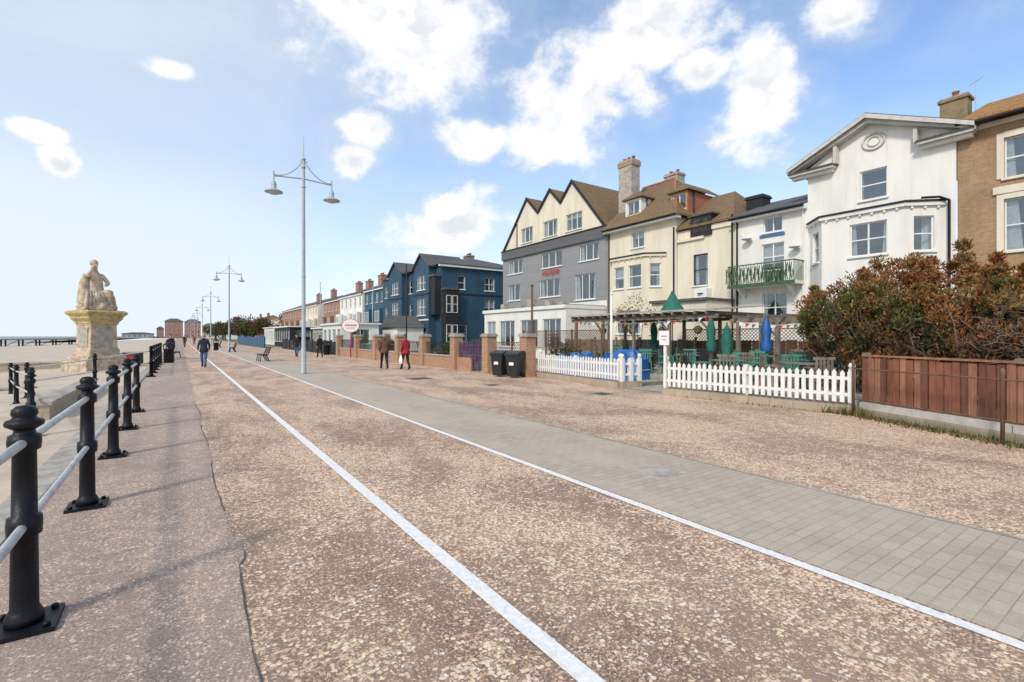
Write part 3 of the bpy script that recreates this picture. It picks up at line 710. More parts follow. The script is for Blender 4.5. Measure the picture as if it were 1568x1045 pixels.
for (nm, x0, x1, y, h, m) in (('brick_apartment_block', 3, 13, 430, 12, 'farbrick'), ('brick_apartment_block', -9, 2, 436, 12.5, 'farbrick'), ('cream_apartment_block', 14, 24, 425, 9, 'cream'),
                              ('seafront_pavilion', -34, -16, 440, 3.4, 'hazyland'), ('seafront_pavilion', -58, -44, 445, 4, 'hazyland'), ('brick_apartment_block', -14, -10, 442, 7, 'farbrick')):
    o = Obj(nm); w = x1 - x0; nb = max(2, int(w / 2.6)); nf = max(1, int(h / 3))
    hs = [((i + .25) * w / nb, (i + .7) * w / nb, f * 3 + 1, f * 3 + 2.5, 1, 1) for i in range(nb) for f in range(nf)]
    panel(o, FS(x0, y), w, 0, h, m, hs); o.P('walls'); o.poly([(x0, y, 0), (x0, y + 14, 0), (x0, y + 14, h), (x0, y, h)], m); o.poly([(x1, y, 0), (x1, y + 14, 0), (x1, y + 14, h), (x1, y, h)], m)
    o.P('roof'); rh = min(2.2, h * .25)
    o.prism([(x0 - .4, y - .4, h), (x1 + .4, y - .4, h), (x1 - w * .3, y + 7, h + rh), (x0 + w * .3, y + 7, h + rh)], (0, 0, .2), 'darkroof' if m != 'cream' else 'tileroof')
    o.prism([(x0 - .4, y - .4, h), (x0 - .4, y + 14, h), (x0 + w * .3, y + 7, h + rh)], (0, 0, .2), 'darkroof')
    o.prism([(x1 + .4, y - .4, h), (x1 + .4, y + 14, h), (x1 - w * .3, y + 7, h + rh)], (0, 0, .2), 'darkroof')
    o.done()

# pier
o = Obj('pier'); o.P('deck'); o.box(-320, -34, 270, 278, .1, .55, 'timber')
o.P('piles')
x = -318
while x < -36:
    for yy in (271, 277): o.tube([(x, yy, -5), (x, yy, .1)], .28, 'blackwood', 6)
    o.tube([(x, 271, -3), (x + 5, 271, .1)], .1, 'blackwood', 4)
    x += 5
o.P('rail'); o.box(-320, -34, 270.02, 270.1, 1.5, 1.6, 'lampgrey')
for i in range(140): o.box(-320 + i * 2.04, -319.92 + i * 2.04, 270.02, 270.1, .55, 1.5, 'lampgrey')
o.P('pavilion'); o.box(-84, -66, 271, 277, .551, 4.4, 'hazyland'); o.prism([(-85, 270.5, 4.4), (-65, 270.5, 4.4), (-65, 274, 5.6), (-85, 274, 5.6)], (0, 0, .15), 'darkroof')
for i in range(5): o.box(-83 + i * 3.3, -81.3 + i * 3.3, 270.9, 270.98, 1.4, 3.6, 'interior')
o.done()

# ------------------------------------------------------------------ boundary wall with brick piers
o = Obj('brick_garden_wall')
piers = [(11.7, 15.9), (11.35, 18.3), (11.3, 21.3), (11.3, 25.1), (11.3, 28.8), (11.3, 33.0), (11.25, 37.2), (11.2, 42.2)]
for (x, y) in piers:
    o.P('piers'); o.box(x - .24, x + .24, y - .24, y + .24, 0, 1.62, 'redbrick')
    o.P('pier_caps'); o.box(x - .3, x + .3, y - .3, y + .3, 1.622, 1.7, 'cement'); o.prism([(x - .26, y - .26, 1.702), (x + .26, y - .26, 1.702), (x + .26, y + .26, 1.702), (x - .26, y + .26, 1.702)], (0, 0, .06), 'cement')
for i, (a, b) in enumerate(zip(piers, piers[1:])):
    if i in (0, 1): continue
    o.P('low_wall'); o.box(11.18, 11.4, a[1] + .25, b[1] - .25, 0, .62, 'redbrick'); o.P('coping'); o.box(11.14, 11.44, a[1] + .25, b[1] - .25, .622, .69, 'cement')
    o.P('railings'); yy = a[1] + .35
    while yy < b[1] - .3: o.tube([(11.29, yy, .69), (11.29, yy, 1.38)], .012, 'black', 5); yy += .13
    o.box(11.27, 11.31, a[1] + .25, b[1] - .25, 1.28, 1.31, 'black')
o.P('low_wall'); o.box(11.2, 11.42, 19.7, 21.05, 0, .62, 'redbrick')
o.done()
def gate(x, y0, y1, mat='purple', h=1.55):
    o = Obj('iron_gate'); n = int((y1 - y0) / .11); m = (y0 + y1) / 2
    o.P('frame')
    for z in (.12, .75, 1.2): o.box(x - .02, x + .02, y0, y1, z, z + .04, mat)
    for y in (y0, m - .03, m + .03, y1): o.box(x - .025, x + .025, y - .02, y + .02, .05, h - .15, mat)
    o.P('bars')
    for i in range(n + 1):
        y = y0 + (y1 - y0) * i / n; o.tube([(x, y, .12), (x, y, h - .3 + .22 * math.sin((y - y0) / (y1 - y0) * math.pi))], .016, mat, 5)
    o.P('scrolls')
    for i in range(6):
        cy = y0 + (y1 - y0) * (i + .5) / 6
        o.tube([(x, cy + .08 * math.cos(a), .98 + .1 * math.sin(a)) for a in [j * math.pi / 5 for j in range(11)]], .014, mat, 5)
    o.done()
gate(11.3, 18.58, 19.65); gate(11.3, 19.68, 20.95); gate(11.3, 38.6, 39.4)
o = Obj('garden_fence'); o.P('panels')
o.box(11.2, 11.28, 42.6, 70, .0, 1.15, 'blackwood'); o.P('posts')
for i in range(12): o.box(11.15, 11.33, 42.6 + i * 2.45, 42.72 + i * 2.45, 0, 1.3, 'blackwood')
o.done()
o = Obj('blue_hoarding'); o.P('panels'); o.box(9.6, 9.68, 74, 110, 0, 1.5, 'teal'); o.P('posts')
for i in range(16): o.box(9.55, 9.73, 74 + i * 2.4, 74.12 + i * 2.4, 0, 1.62 + .12 * math.sin(i), 'bluepaint')
o.done()
for (x, y0_, y1_, h, m) in ((14, 52, 60, 2.9, 'paint'), (15, 64, 70, 2.6, 'cement'), (13.5, 78, 92, 3.0, 'blackwood'), (14.5, 98, 112, 3.2, 'white')):
    o = Obj('garden_pavilion'); panel(o, FW(x, y0_), y1_ - y0_, 0, h, m, [(i * 2.0 + .3, i * 2.0 + 1.7, .8, h - .5, 2, 1) for i in range(int((y1_ - y0_) / 2))])
    panel(o, FS(x, y0_), 4, 0, h, m, [(1, 3, .8, h - .5, 2, 1)])
    o.P('roof'); o.box(x - .25, x + 4.2, y0_ - .25, y1_ + .2, h + .002, h + .18, 'paint'); o.done()
o = Obj('white_porch'); o.P('walls'); o.box(19.5, 22.6, 50.5, 55, 0, 2.6, 'white'); o.P('roof'); o.prism([(19.2, 50.2, 2.61), (19.2, 55.3, 2.61), (19.2, 52.75, 4.0)], (3.6, 0, 0), 'darkroof'); o.done()

# ------------------------------------------------------------------ picket fences
def picket(name, p0, p1, h=.93):
    o = Obj(name); (p, d, n), l = seg(p0, p1); F = (p, d, n)
    o.P('stone_base'); o.lbox(F, -.05, l + .05, -.14, .1, 0, .2, 'stonekerb')
    o.P('pickets'); k = int(l / .145)
    for i in range(k + 1):
        a = l * i / k; w = .042; hh = h + R.uniform(-.02, .02); t = R.uniform(-.009, .009)
        def q(a_, z, b): return (p[0] + d[0] * a_ + n[0] * b, p[1] + d[1] * a_ + n[1] * b, z)
        pts = [q(a - w, .25, .03), q(a + w, .25, .03), q(a + w + t, hh - .06, .03), q(a + t, hh, .03), q(a - w + t, hh - .06, .03)]
        o.prism(pts, (n[0] * .022, n[1] * .022, 0), 'paint')
    o.P('rails')
    for z in (.38, .72): o.lbox(F, 0, l, -.02, .028, z, z + .07, 'paint')
    o.P('posts')
    for a in (0, l / 2, l): o.lbox(F, a - .05, a + .05, -.12, -.022, .2, h + .02, 'paint')
    for a in (0, l): o.lathe((p[0] + d[0] * a - n[0] * .07, p[1] + d[1] * a - n[1] * .07, h + .02), [(.05, 0), (.05, .03), (.07, .06), (.05, .12), (.01, .14)], 'paint', 10)
    o.done()
picket('picket_fence', (11.65, 4.35), (11.25, 8.75))
picket('picket_fence', (11.55, 10.8), (12.0, 15.5))
picket('picket_fence', (11.6, 10.75), (12.3, 10.65))
def pole(name, x, y, h, r, mat):
    o = Obj(name, (x, y, 0)); o.P('shaft'); o.lathe((0, 0, 0), [(r, 0), (r * .8, h)], mat, 12)
    o.P('finial'); o.lathe((0, 0, h), [(r * .8, 0), (r * 1.3, .03), (r * 1.3, .06), (r * .4, .1)], mat, 12); o.P('foot'); o.lathe((0, 0, 0), [(r * 1.5, 0), (r * 1.5, .1), (r, .13)], mat, 12); o.done()
pole('white_flagpole', 11.75, 11.3, 3.0, .045, 'paint'); pole('timber_pole', 13.2, 17.6, 3.9, .06, 'brownwood')
pole('flagpole', 15.5, 38, 7.5, .06, 'blackwood'); pole('flagpole', 19, 57, 7.5, .06, 'lampgrey'); pole('flagpole', 16, 70, 9.0, .06, 'lampgrey')
o = Obj('notice_sign', (11.2, 8.72, 0)); o.P('post'); o.box(-.035, .035, -.035, .035, 0, 1.5, 'paint'); o.P('board'); o.box(-.06, -.037, -.16, .16, 1.4, 1.8, 'sign'); o.P('lettering'); o.box(-.064, -.061, -.1, .1, 1.64, 1.66, 'blackwood'); o.box(-.064, -.061, -.07, .07, 1.54, 1.56, 'signred'); o.done()
o = Obj('round_cafe_sign', (10.9, 37.9, 0), rz=rad(-20)); o.P('post'); o.lathe((0, 0, 0), [(.05, 0), (.04, 1.9)], 'signred', 10); o.P('disc')
v = [(.62 * math.cos(a), -.05, 2.45 + .5 * math.sin(a)) for a in [i * math.pi / 14 for i in range(28)]]; o.prism(v, (0, .08, 0), 'sign')
o.P('rim'); o.tube([(.62 * math.cos(a), -.01, 2.45 + .5 * math.sin(a)) for a in [i * math.pi / 14 for i in range(29)]], .045, 'signred', 6)
o.P('lettering')
for i in range(8): o.box(-.42 + i * .11, -.35 + i * .11, -.062, -.052, 2.42, 2.55, 'signred')
o.box(-.3, .3, -.062, -.052, 2.25, 2.29, 'signred'); o.done()

# ------------------------------------------------------------------ wheelie bins
def bin_(x, y, rz):
    o = Obj('wheelie_bin', (x, y, 0), rz); o.P('tub')
    b = [(-.2, -.24), (.2, -.24), (.2, .24), (-.2, .24)]; t = [(-.27, -.3), (.27, -.3), (.27, .34), (-.27, .34)]
    v = [(p[0], p[1], .06) for p in b] + [(p[0], p[1], .88) for p in t]
    o.add(v, [(3, 2, 1, 0), (4, 5, 6, 7)] + [(i, (i + 1) % 4, (i + 1) % 4 + 4, i + 4) for i in range(4)], 'binplastic')
    o.box(-.3, .3, -.33, .36, .86, .915, 'binplastic')
    o.P('lid'); o.prism([(-.31, -.36, .92), (-.31, .36, .92), (-.31, .36, 1.05), (-.31, .1, 1.07), (-.31, -.3, .98)], (.62, 0, 0), 'binplastic')
    o.P('handle'); o.tube([(-.25, .42, 1.0), (.25, .42, 1.0)], .018, 'binplastic', 8)
    for s in (-.25, .25): o.tube([(s, .34, .95), (s, .42, 1.0)], .018, 'binplastic', 6)
    o.P('wheels')
    for s in (-.28, .24): o.tube([(s, .26, .1), (s + .05, .26, .1)], .1, 'black', 16, False)
    o.P('label'); o.box(-.1, .1, -.312, -.302, .5, .62, 'sign'); o.done(.008)
bin_(10.78, 16.55, rad(-65)); bin_(10.95, 15.75, rad(-60))

# ------------------------------------------------------------------ red fence right
o = Obj('timber_board_fence')
pts = [(11.85, 4.2), (10.75, 1.75), (9.9, -.2), (9.1, -2.2)]
for a, b in zip(pts, pts[1:]):
    (p, d, n), l = seg(a, b, -1); F = (p, d, n)
    o.P('plinth'); o.lbox(F, 0, l, -.12, .12, 0, .14, 'stonekerb'); o.lbox(F, .01, l - .01, -.1, .1, .142, .27, 'trimstone')
    o.P('boards'); k = int(l / .13)
    for i in range(k):
        aa = l * i / k; off = R.uniform(0, .02) + (.012 if i % 2 else 0)
        o.lbox(F, aa + .008, aa + l / k - .008, -.02 + off, .003 + off, .28, 1.2 + R.uniform(-.02, .02), R.choice(['redfence', 'redfence', 'redfence2', 'redfence3']))
    o.P('rails'); o.lbox(F, 0, l, -.06, -.025, 1.0, 1.08, 'redfence3'); o.lbox(F, 0, l, -.06, -.025, .5, .58, 'redfence3'); o.lbox(F, 0, l, -.05, .045, 1.225, 1.26, 'redfence2')
    o.P('posts'); o.lbox(F, -.05, .05, -.14, -.03, .27, 1.3, 'timber')
o.done()
o = Obj('iron_fence')
q_ = [(11.5, 4.25), (10.4, 1.85), (9.55, -.1), (8.75, -2.1)]
for (x, y) in q_: o.P('posts'); o.lathe((x, y, 0), [(.028, 0), (.024, 1.05), (.035, 1.08), (.035, 1.12), (.015, 1.16)], 'brownwood', 10)
for a, b in zip(q_, q_[1:]):
    o.P('rails')
    for z in (.35, .98): o.tube([(a[0], a[1], z), (b[0], b[1], z)], .013, 'brownwood', 8)
    o.P('mesh')
    for i in range(1, 24):
        t = i / 24; o.tube([(a[0] + (b[0] - a[0]) * t, a[1] + (b[1] - a[1]) * t, .35), (a[0] + (b[0] - a[0]) * t, a[1] + (b[1] - a[1]) * t, .98)], .0035, 'brownwood', 4)
o.done()

# ------------------------------------------------------------------ foliage
def leaves(name, clumps, per, size, mats, weights, seed=1, up=.5, aspect=2.4, extra=None):
    rg = np.random.default_rng(seed); V = []; mi = []
    for ci, (cx, cy, cz, r, pref) in enumerate(clumps):
        n = per
        dirs = rg.normal(size=(n, 3)); dirs /= np.linalg.norm(dirs, axis=1)[:, None]
        rr = r * rg.uniform(.25, 1.1, n) ** .7
        c = np.array([cx, cy, cz]) + dirs * rr[:, None] * np.array([1, 1, .9])
        ax = dirs * .7 + np.array([0, 0, up]) + rg.normal(size=(n, 3)) * .5; ax /= np.linalg.norm(ax, axis=1)[:, None]
        sd = np.cross(ax, rg.normal(size=(n, 3))); sd /= np.linalg.norm(sd, axis=1)[:, None] + 1e-9
        L_ = size * rg.uniform(.6, 1.5, n)[:, None]; W = L_ / aspect
        q = np.stack([c - sd * W * .3, c + ax * L_ * .5 - sd * W * .5, c + ax * L_, c + ax * L_ * .5 + sd * W * .5], axis=1)
        V.append(q.reshape(-1, 3))
        if pref is not None: m = np.where(rg.random(n) < .72, pref, rg.choice(len(mats), n, p=weights))
        else: m = rg.choice(len(mats), n, p=weights)
        mi.append(m)
    V = np.concatenate(V); mi = np.concatenate(mi); V[:, 2] = np.maximum(V[:, 2], .02); nf = len(mi)
    me = bpy.data.meshes.new('foliage'); me.vertices.add(len(V)); me.vertices.foreach_set('co', V.ravel().astype(np.float32))
    me.loops.add(nf * 4); me.loops.foreach_set('vertex_index', np.arange(nf * 4, dtype=np.int32)); me.polygons.add(nf)
    me.polygons.foreach_set('loop_start', np.arange(0, nf * 4, 4, dtype=np.int32))
    for m in mats: me.materials.append(M[m])
    me.polygons.foreach_set('material_index', mi.astype(np.int32)); me.update(calc_edges=True)
    ob = bpy.data.objects.new('foliage', me); sc.collection.objects.link(ob)
    o = extra or Obj(name); o.extra.append(ob); return o.done()

def bush():
    o = Obj('rust_coloured_bush'); rg = random.Random(3); cl = []
    lobes = [(14.5, 5.5, 1.7, 1.15, 1.45), (15.5, 4.6, 2.1, 1.4, 1.55), (15.0, 3.2, 2.0, 1.5, 1.45), (14.6, 1.6, 1.8, 1.5, 1.3), (14.0, .3, 1.8, 1.5, 1.25), (13.6, -1.2, 1.7, 1.5, 1.4), (14.0, 4.3, 1.5, 1.0, 1.2), (13.3, 2.4, 1.4, 1.1, 1.15), (12.9, .8, 1.4, 1.0, 1.1)]
    for (x, y, z, r, rz) in lobes:
        for i in range(75):
            a = rg.uniform(0, 2 * math.pi); s = rg.uniform(-.6, 1); c = math.sqrt(1 - s * s); k = rg.uniform(.6, 1.08)
            px, py, pz = x + r * c * math.cos(a) * k, y + r * c * math.sin(a) * k, z + rz * s * k
            if pz < .45: continue
            t = rg.random(); patch = math.sin(px * 1.9 + 1) + math.sin(py * 1.6) + rg.uniform(-.7, .7)
            if pz > 2.1: pref = (2 if t < .65 else 3) if patch > .35 else (0 if t < .65 else 3)
            elif pz > 1.35: pref = (2 if t < .45 else 4) if patch > .6 else (0 if t < .55 else (4 if t < .85 else 1))
            else: pref = 4 if t < .6 else (0 if t < .8 else 1)
            cl.append((px, py, pz, rg.uniform(.15, .36), pref))
            if s > .5 and rg.random() < .6: cl.append((px, py, pz + rg.uniform(.15, .35), rg.uniform(.06, .14), pref))
    o.P('stems')
    for i in range(240):
        lx = rg.choice(lobes); a = rg.uniform(0, 6.28); px, py = lx[0] + rg.uniform(-.4, .4), lx[1] + rg.uniform(-.6, .6)
        h = rg.uniform(.8, 2.6); q = [(px, py, .05)]
        for k in range(1, 5):
            t = k / 4; q.append((px + math.cos(a) * lx[3] * 1.0 * t + rg.uniform(-.12, .12), py + math.sin(a) * lx[3] * 1.0 * t + rg.uniform(-.12, .12), .05 + h * t ** .8))
        o.tube(q, [.04, .03, .02, .013, .006], 'twig', 5)
    for i in range(900):
        px, py, pz = rg.uniform(12.1, 13.4), rg.uniform(-2.5, 2.4), rg.uniform(.9, 2.0)
        q = [(px, py, pz)]
        for k in range(4): px += rg.uniform(-.22, .05); py += rg.uniform(-.2, .2); pz += rg.uniform(-.12, .2); q.append((px, py, pz))
        o.tube(q, [.012, .01, .008, .006, .004], 'twig', 4)
    leaves('rust_coloured_bush', cl, 230, .085, ['leafo', 'leafdg', 'leafg', 'leafy', 'leafb'], [.36, .14, .2, .15, .15], 5, .8, 2.8, o)
bush()

def grassrow(name, pts, n, h, w=.3, mats=('leafg', 'leafy', 'leafdg'), seed=2):
    rg = random.Random(seed); o = Obj(name)
    for i in range(n):
        t = rg.random() * (len(pts) - 1); k = int(t); f = t - k
        x = pts[k][0] + (pts[k + 1][0] - pts[k][0]) * f + rg.gauss(0, w); y = pts[k][1] + (pts[k + 1][1] - pts[k][1]) * f + rg.gauss(0, w * .6)
        hh = h * rg.uniform(.3, 1.2); a = rg.uniform(0, 6.28); dx, dy = math.cos(a) * .012, math.sin(a) * .012; bx_, by_ = rg.uniform(-.5, .5) * hh, rg.uniform(-.5, .5) * hh
        o.poly([(x - dx, y - dy, 0), (x + dx, y + dy, 0), (x + bx_, y + by_, hh)], rg.choice(mats))
    o.done()
o = Obj('grass_verge'); o.poly([(11.75, 4.3, .006), (10.1, .9, .006), (8.0, -3.5, .006), (8.9, -3.5, .006), (10.9, 1.2, .006), (12.0, 4.2, .006)], 'grass'); o.done()
grassrow('verge_grass_tufts', [(11.45, 4.1), (10.2, 1.4), (9.2, -1)], 1800, .09, .13)
grassrow('wall_weeds', [(11.6, 4.9), (11.45, 4.0)], 260, .2, .06)
grassrow('wall_foot_weeds', [(11.2, 8.6), (11.5, 4.6)], 160, .07, .03)
o = Obj('lawn'); o.poly([(11.95, 9.3, .006), (16.3, 9.8, .006), (16.3, 16, .006), (12.2, 16, .006), (12.05, 10.9, .006)], 'grass'); o.poly([(12, 16.5, .006), (21, 16.5, .006), (21, 42, .006), (12, 42, .006)], 'grass'); o.done()
TZ = .24
o = Obj('terrace_paving'); o.box(12.1, 23, 4.4, 9.2, -.02, TZ, 'cement'); o.box(14.4, 23, 9.202, 19, -.02, TZ, 'cement'); o.box(12.3, 14.2, 11.2, 16.6, -.02, .06, 'cement'); o.poly([(11.6, 9.26, .01), (14.3, 9.26, .01), (14.3, 10.6, .01), (11.6, 10.6, .01)], 'cement'); o.done()

def shrub(name, cs, per=500, size=.09, mats=('leafg', 'leafdg', 'leafy'), seed=4):
    o = Obj(name); rg = random.Random(seed); o.P('stems')
    for (x, y, z, r) in cs:
        for i in range(6): o.tube([(x, y, 0), (x + rg.uniform(-r, r) * .6, y + rg.uniform(-r, r) * .6, z)], [.03, .01], 'twig', 4)
    cl = []
    for (x, y, z, r) in cs:
        for i in range(14): cl.append((x + rg.uniform(-r, r) * .7, y + rg.uniform(-r, r) * .7, max(.15, z + rg.uniform(-r, r) * .7), r * .42, rg.choice([0, 1, 0, 2])))
    leaves(name, cl, per // 14 * 3, size, list(mats), [.5, .35, .15], seed, .4, 2.0, o)
shrub('garden_shrub', [(14, 24, .8, .7), (13.4, 27, .6, .6), (14, 31, .7, .7)], 500)
shrub('garden_shrub', [(13.2, 35, .8, .7), (14, 39, .9, .8), (13.5, 44, 1, .9)], 400)
shrub('bare_shrub', [(19.5, 17.6, 3.0, 1.0), (19.0, 16.4, 2.8, .9)], 140, .1, ('twig', 'leafy', 'twig'), 8)
shrub('garden_shrub', [(15.5, 17.4, .7, .7), (16.5, 19.6, .9, .8)], 420, .1, seed=11)
def tree(name, x, y, h, r, seed):
    rg = random.Random(seed); o = Obj(name); o.P('trunk'); o.tube([(x, y, 0), (x + .1, y, h * .3), (x, y + .1, h * .55)], [r * .1, r * .07, r * .04], 'twig', 8)
    o.P('limbs'); cl = []
    for i in range(16):
        a = rg.uniform(0, 6.28); e = rg.uniform(.4, 1); tx, ty, tz = x + math.cos(a) * r * .75 * rg.random() ** .5, y + math.sin(a) * r * .75 * rg.random() ** .5, h * (.45 + .5 * e * rg.random())
        o.tube([(x, y, h * .35), ((x + tx) / 2, (y + ty) / 2, (h * .4 + tz) / 2), (tx, ty, tz)], [r * .04, r * .025, .02], 'twig', 5)
        cl.append((tx, ty, tz, r * rg.uniform(.3, .45), rg.choice([0, 1, 2, 2])))
    leaves(name, cl, 160, r * .1, ['leafg', 'leafdg', 'leafb'], [.4, .3, .3], seed, .2, 1.6, o)
for i, (x, y, h, r) in enumerate(((20, 155, 6.5, 4), (16, 163, 5.5, 4), (19, 172, 7, 5), (14, 190, 6, 4), (18, 205, 8, 5), (15, 225, 7, 4), (13, 250, 7, 5), (17, 270, 8, 5), (28, 160, 8, 5), (36, 70, 11, 5))): tree('tree', x, y, h, r, i + 20)

# ------------------------------------------------------------------ pergolas and terrace furniture
def pergola(name, x0, x1, y0, y1, h, nx, ny, mat='timber', roof=True):
    o = Obj(name)
    for i in range(ny):
        y = y0 + (y1 - y0) * i / (ny - 1)
        for x in (x0, x1):
            o.P('posts'); o.box(x - .06, x + .06, y - .06, y + .06, TZ, h - .16, mat)
            if i < ny - 1 and x == x0:
                o.P('braces'); o.prism([(x - .04, y + .06, h - .6), (x - .04, y + .5, h - .17), (x - .04, y + .58, h - .17), (x - .04, y + .06, h - .7)], (.08, 0, 0), mat)
    o.P('beams')
    for x in (x0, x1): o.box(x - .05, x + .05, y0 - .3, y1 + .3, h - .158, h, mat)
    k = int((y1 - y0) / .5)
    o.P('rafters')
    for i in range(k + 1):
        y = y0 + (y1 - y0) * i / k; o.box(x0 - .35, x1 + .3, y - .025, y + .025, h + .002, h + .12, mat)
    if roof:
        o.P('roof_cover'); o.prism([(x0 - .3, y0 - .3, h + .13), (x1 + .2, y0 - .3, h + .42), (x1 + .2, y1 + .3, h + .42), (x0 - .3, y1 + .3, h + .13)], (0, 0, .05), 'cement')
    o.done()
pergola('pergola', 16.7, 20.3, 10.9, 18.5, 2.5, 2, 5)
pergola('pergola', 17.2, 20, 7.2, 10.1, 2.3, 2, 3, 'timber', False)
def trellis(name, p0, p1, z0, z1, mat='brownwood'):
    o = Obj(name); (p, d, n), l = seg(p0, p1); F = (p, d, n); o.P('frame')
    o.lbox(F, 0, l, -.02, .02, z0 - .04, z0, mat); o.lbox(F, 0, l, -.02, .02, z1, z1 + .04, mat)
    for a in [l * i / max(1, round(l / 1.8)) for i in range(max(1, round(l / 1.8)) + 1)]: o.lbox(F, a - .035, a + .035, -.03, .03, 0, z1 + .08, mat)
    o.P('lattice'); hh = z1 - z0; a = -hh
    def q(a_, z, b): return (p[0] + d[0] * a_ + n[0] * b, p[1] + d[1] * a_ + n[1] * b, z)
    while a < l:
        for s in (0, 1):
            a0, a1 = a, a + hh; t0 = max(0, -a0 / hh); t1 = min(1, (l - a0) / hh)
            if t1 <= t0: continue
            A0, A1 = a0 + hh * t0, a0 + hh * t1; Z0, Z1 = (z0 + hh * t0, z0 + hh * t1) if s == 0 else (z1 - hh * t0, z1 - hh * t1)
            b = .004 + s * .012
            o.prism([q(A0 - .015, Z0, b), q(A0 + .015, Z0, b), q(A1 + .015, Z1, b), q(A1 - .015, Z1, b)], (n[0] * .01, n[1] * .01, 0), mat)
        a += .16
    o.done()
trellis('trellis_panel', (15.6, 15.6), (15.6, 21.6), 1.05, 1.9); trellis('trellis_panel', (20.8, 5.4), (20.8, 15), 1.0, 1.95)
trellis('trellis_panel', (14.2, 19), (14.2, 24), .6, 1.3)
o = Obj('screen_fence'); o.P('panels')
for i in range(42):
    o.box(21.5, 21.53 + .02 * (i % 2), 4 + i * .5, 4.47 + i * .5, 0, 1.45 + R.uniform(-.04, .04), R.choice(['brownwood', 'timber', 'timber']))
o.P('posts')
for i in range(12): o.box(21.4, 21.499, 4 + i * 1.8, 4.1 + i * 1.8, 0, 1.6, 'timber')
o.done()

def chair(x, y, rz, mat='greenplastic'):
    o = Obj('garden_chair', (x, y, TZ), rz)
    o.P('legs')
    for sx in (-.22, .22):
        o.tube([(sx * 1.1, -.24, 0), (sx, -.2, .43)], .022, mat, 6); o.tube([(sx * 1.1, .26, 0), (sx, .2, .43)], .022, mat, 6)
    o.P('seat'); o.box(-.24, .24, -.23, .23, .42, .455, mat)
    o.P('backrest')
    for i in range(5): o.box(-.2 + i * .085, -.15 + i * .085, .22, .245, .456, .85, mat)
    o.box(-.24, .24, .215, .25, .85, .92, mat)
    o.P('arms')
    for sx in (-.27, .22): o.box(sx, sx + .05, -.2, .24, .64, .67, mat); o.box(sx + .01, sx + .04, -.19, -.15, .456, .64, mat)
    o.done()
def table(x, y, mat='greenplastic', r=.45):
    o = Obj('garden_table', (x, y, TZ)); o.P('top'); o.lathe((0, 0, .7), [(r, 0), (r + .02, .015), (r, .03), (.02, .032)], mat, 20)
    o.P('pedestal'); o.lathe((0, 0, 0), [(.2, 0), (.2, .03), (.04, .06), (.03, .7)], mat, 12); o.done()
rg = random.Random(9)
for (x, y) in ((12.95, 7.9), (13.0, 5.9), (14.9, 8.3), (15.1, 6.6), (16.6, 5.6), (16.8, 8.9), (15.2, 10.9), (18.2, 8.4), (18.2, 12.4), (18.0, 14.8), (17.8, 16.8), (15.2, 12.9)):
    table(x, y, 'timber' if rg.random() < .35 else 'greenplastic')
    for k in range(rg.choice([3, 4])):
        a = k * math.pi / 2 + rg.uniform(-.3, .3) + .6; chair(x + .72 * math.cos(a), y + .72 * math.sin(a), a - math.pi / 2, rg.choice(['greenplastic', 'greenplastic', 'greenplastic', 'timber', 'blackwood']))
def parasol(x, y, h, mat):
    o = Obj('closed_parasol', (x, y, TZ)); o.P('pole'); o.lathe((0, 0, 0), [(.022, 0), (.022, h)], 'timber', 8)
    o.P('base'); o.lathe((0, 0, 0), [(.25, 0), (.25, .06), (.05, .1)], 'cement', 16)
    o.P('canopy'); v = []; n = 16; prof = [(.16, h - 1.25), (.2, h - 1.0), (.13, h - .85), (.17, h - .5), (.09, h - .15), (.02, h)]
    f = []
    for r, z in prof:
        for j in range(n):
            a = 2 * math.pi * j / n; rr = r * (1 if j % 2 else .72); v.append((rr * math.cos(a), rr * math.sin(a), z))
    for i in range(len(prof) - 1):
        for j in range(n): f.append((i * n + j, i * n + (j + 1) % n, (i + 1) * n + (j + 1) % n, (i + 1) * n + j))
    o.add(v, f, mat, True); o.P('tip'); o.lathe((0, 0, h), [(.02, 0), (.03, .03), (.005, .08)], 'timber', 8); o.done()
parasol(16.4, 10.7, 2.1, 'greencloth'); parasol(16.9, 8.9, 2.1, 'bluecloth'); parasol(15.1, 6.6, 1.9, 'greencloth'); parasol(18.2, 14.8, 2.1, 'greencloth'); parasol(12.95, 7.95, 1.75, 'greencloth')
def open_parasol(x, y, h, r, mat='greencloth'):
    o = Obj('open_parasol', (x, y, TZ)); o.P('pole'); o.lathe((0, 0, 0), [(.025, 0), (.025, h)], 'timber', 8); o.P('base'); o.lathe((0, 0, 0), [(.25, 0), (.25, .06), (.05, .1)], 'cement', 16)
    o.P('canopy'); o.lathe((0, 0, 0), [(r, h - 1.1), (r * 1.0, h - 1.0), (r * .45, h - .45), (.04, h)], mat, 8, 0, False); o.done()
open_parasol(21.0, 15.9, 3.75, .6)
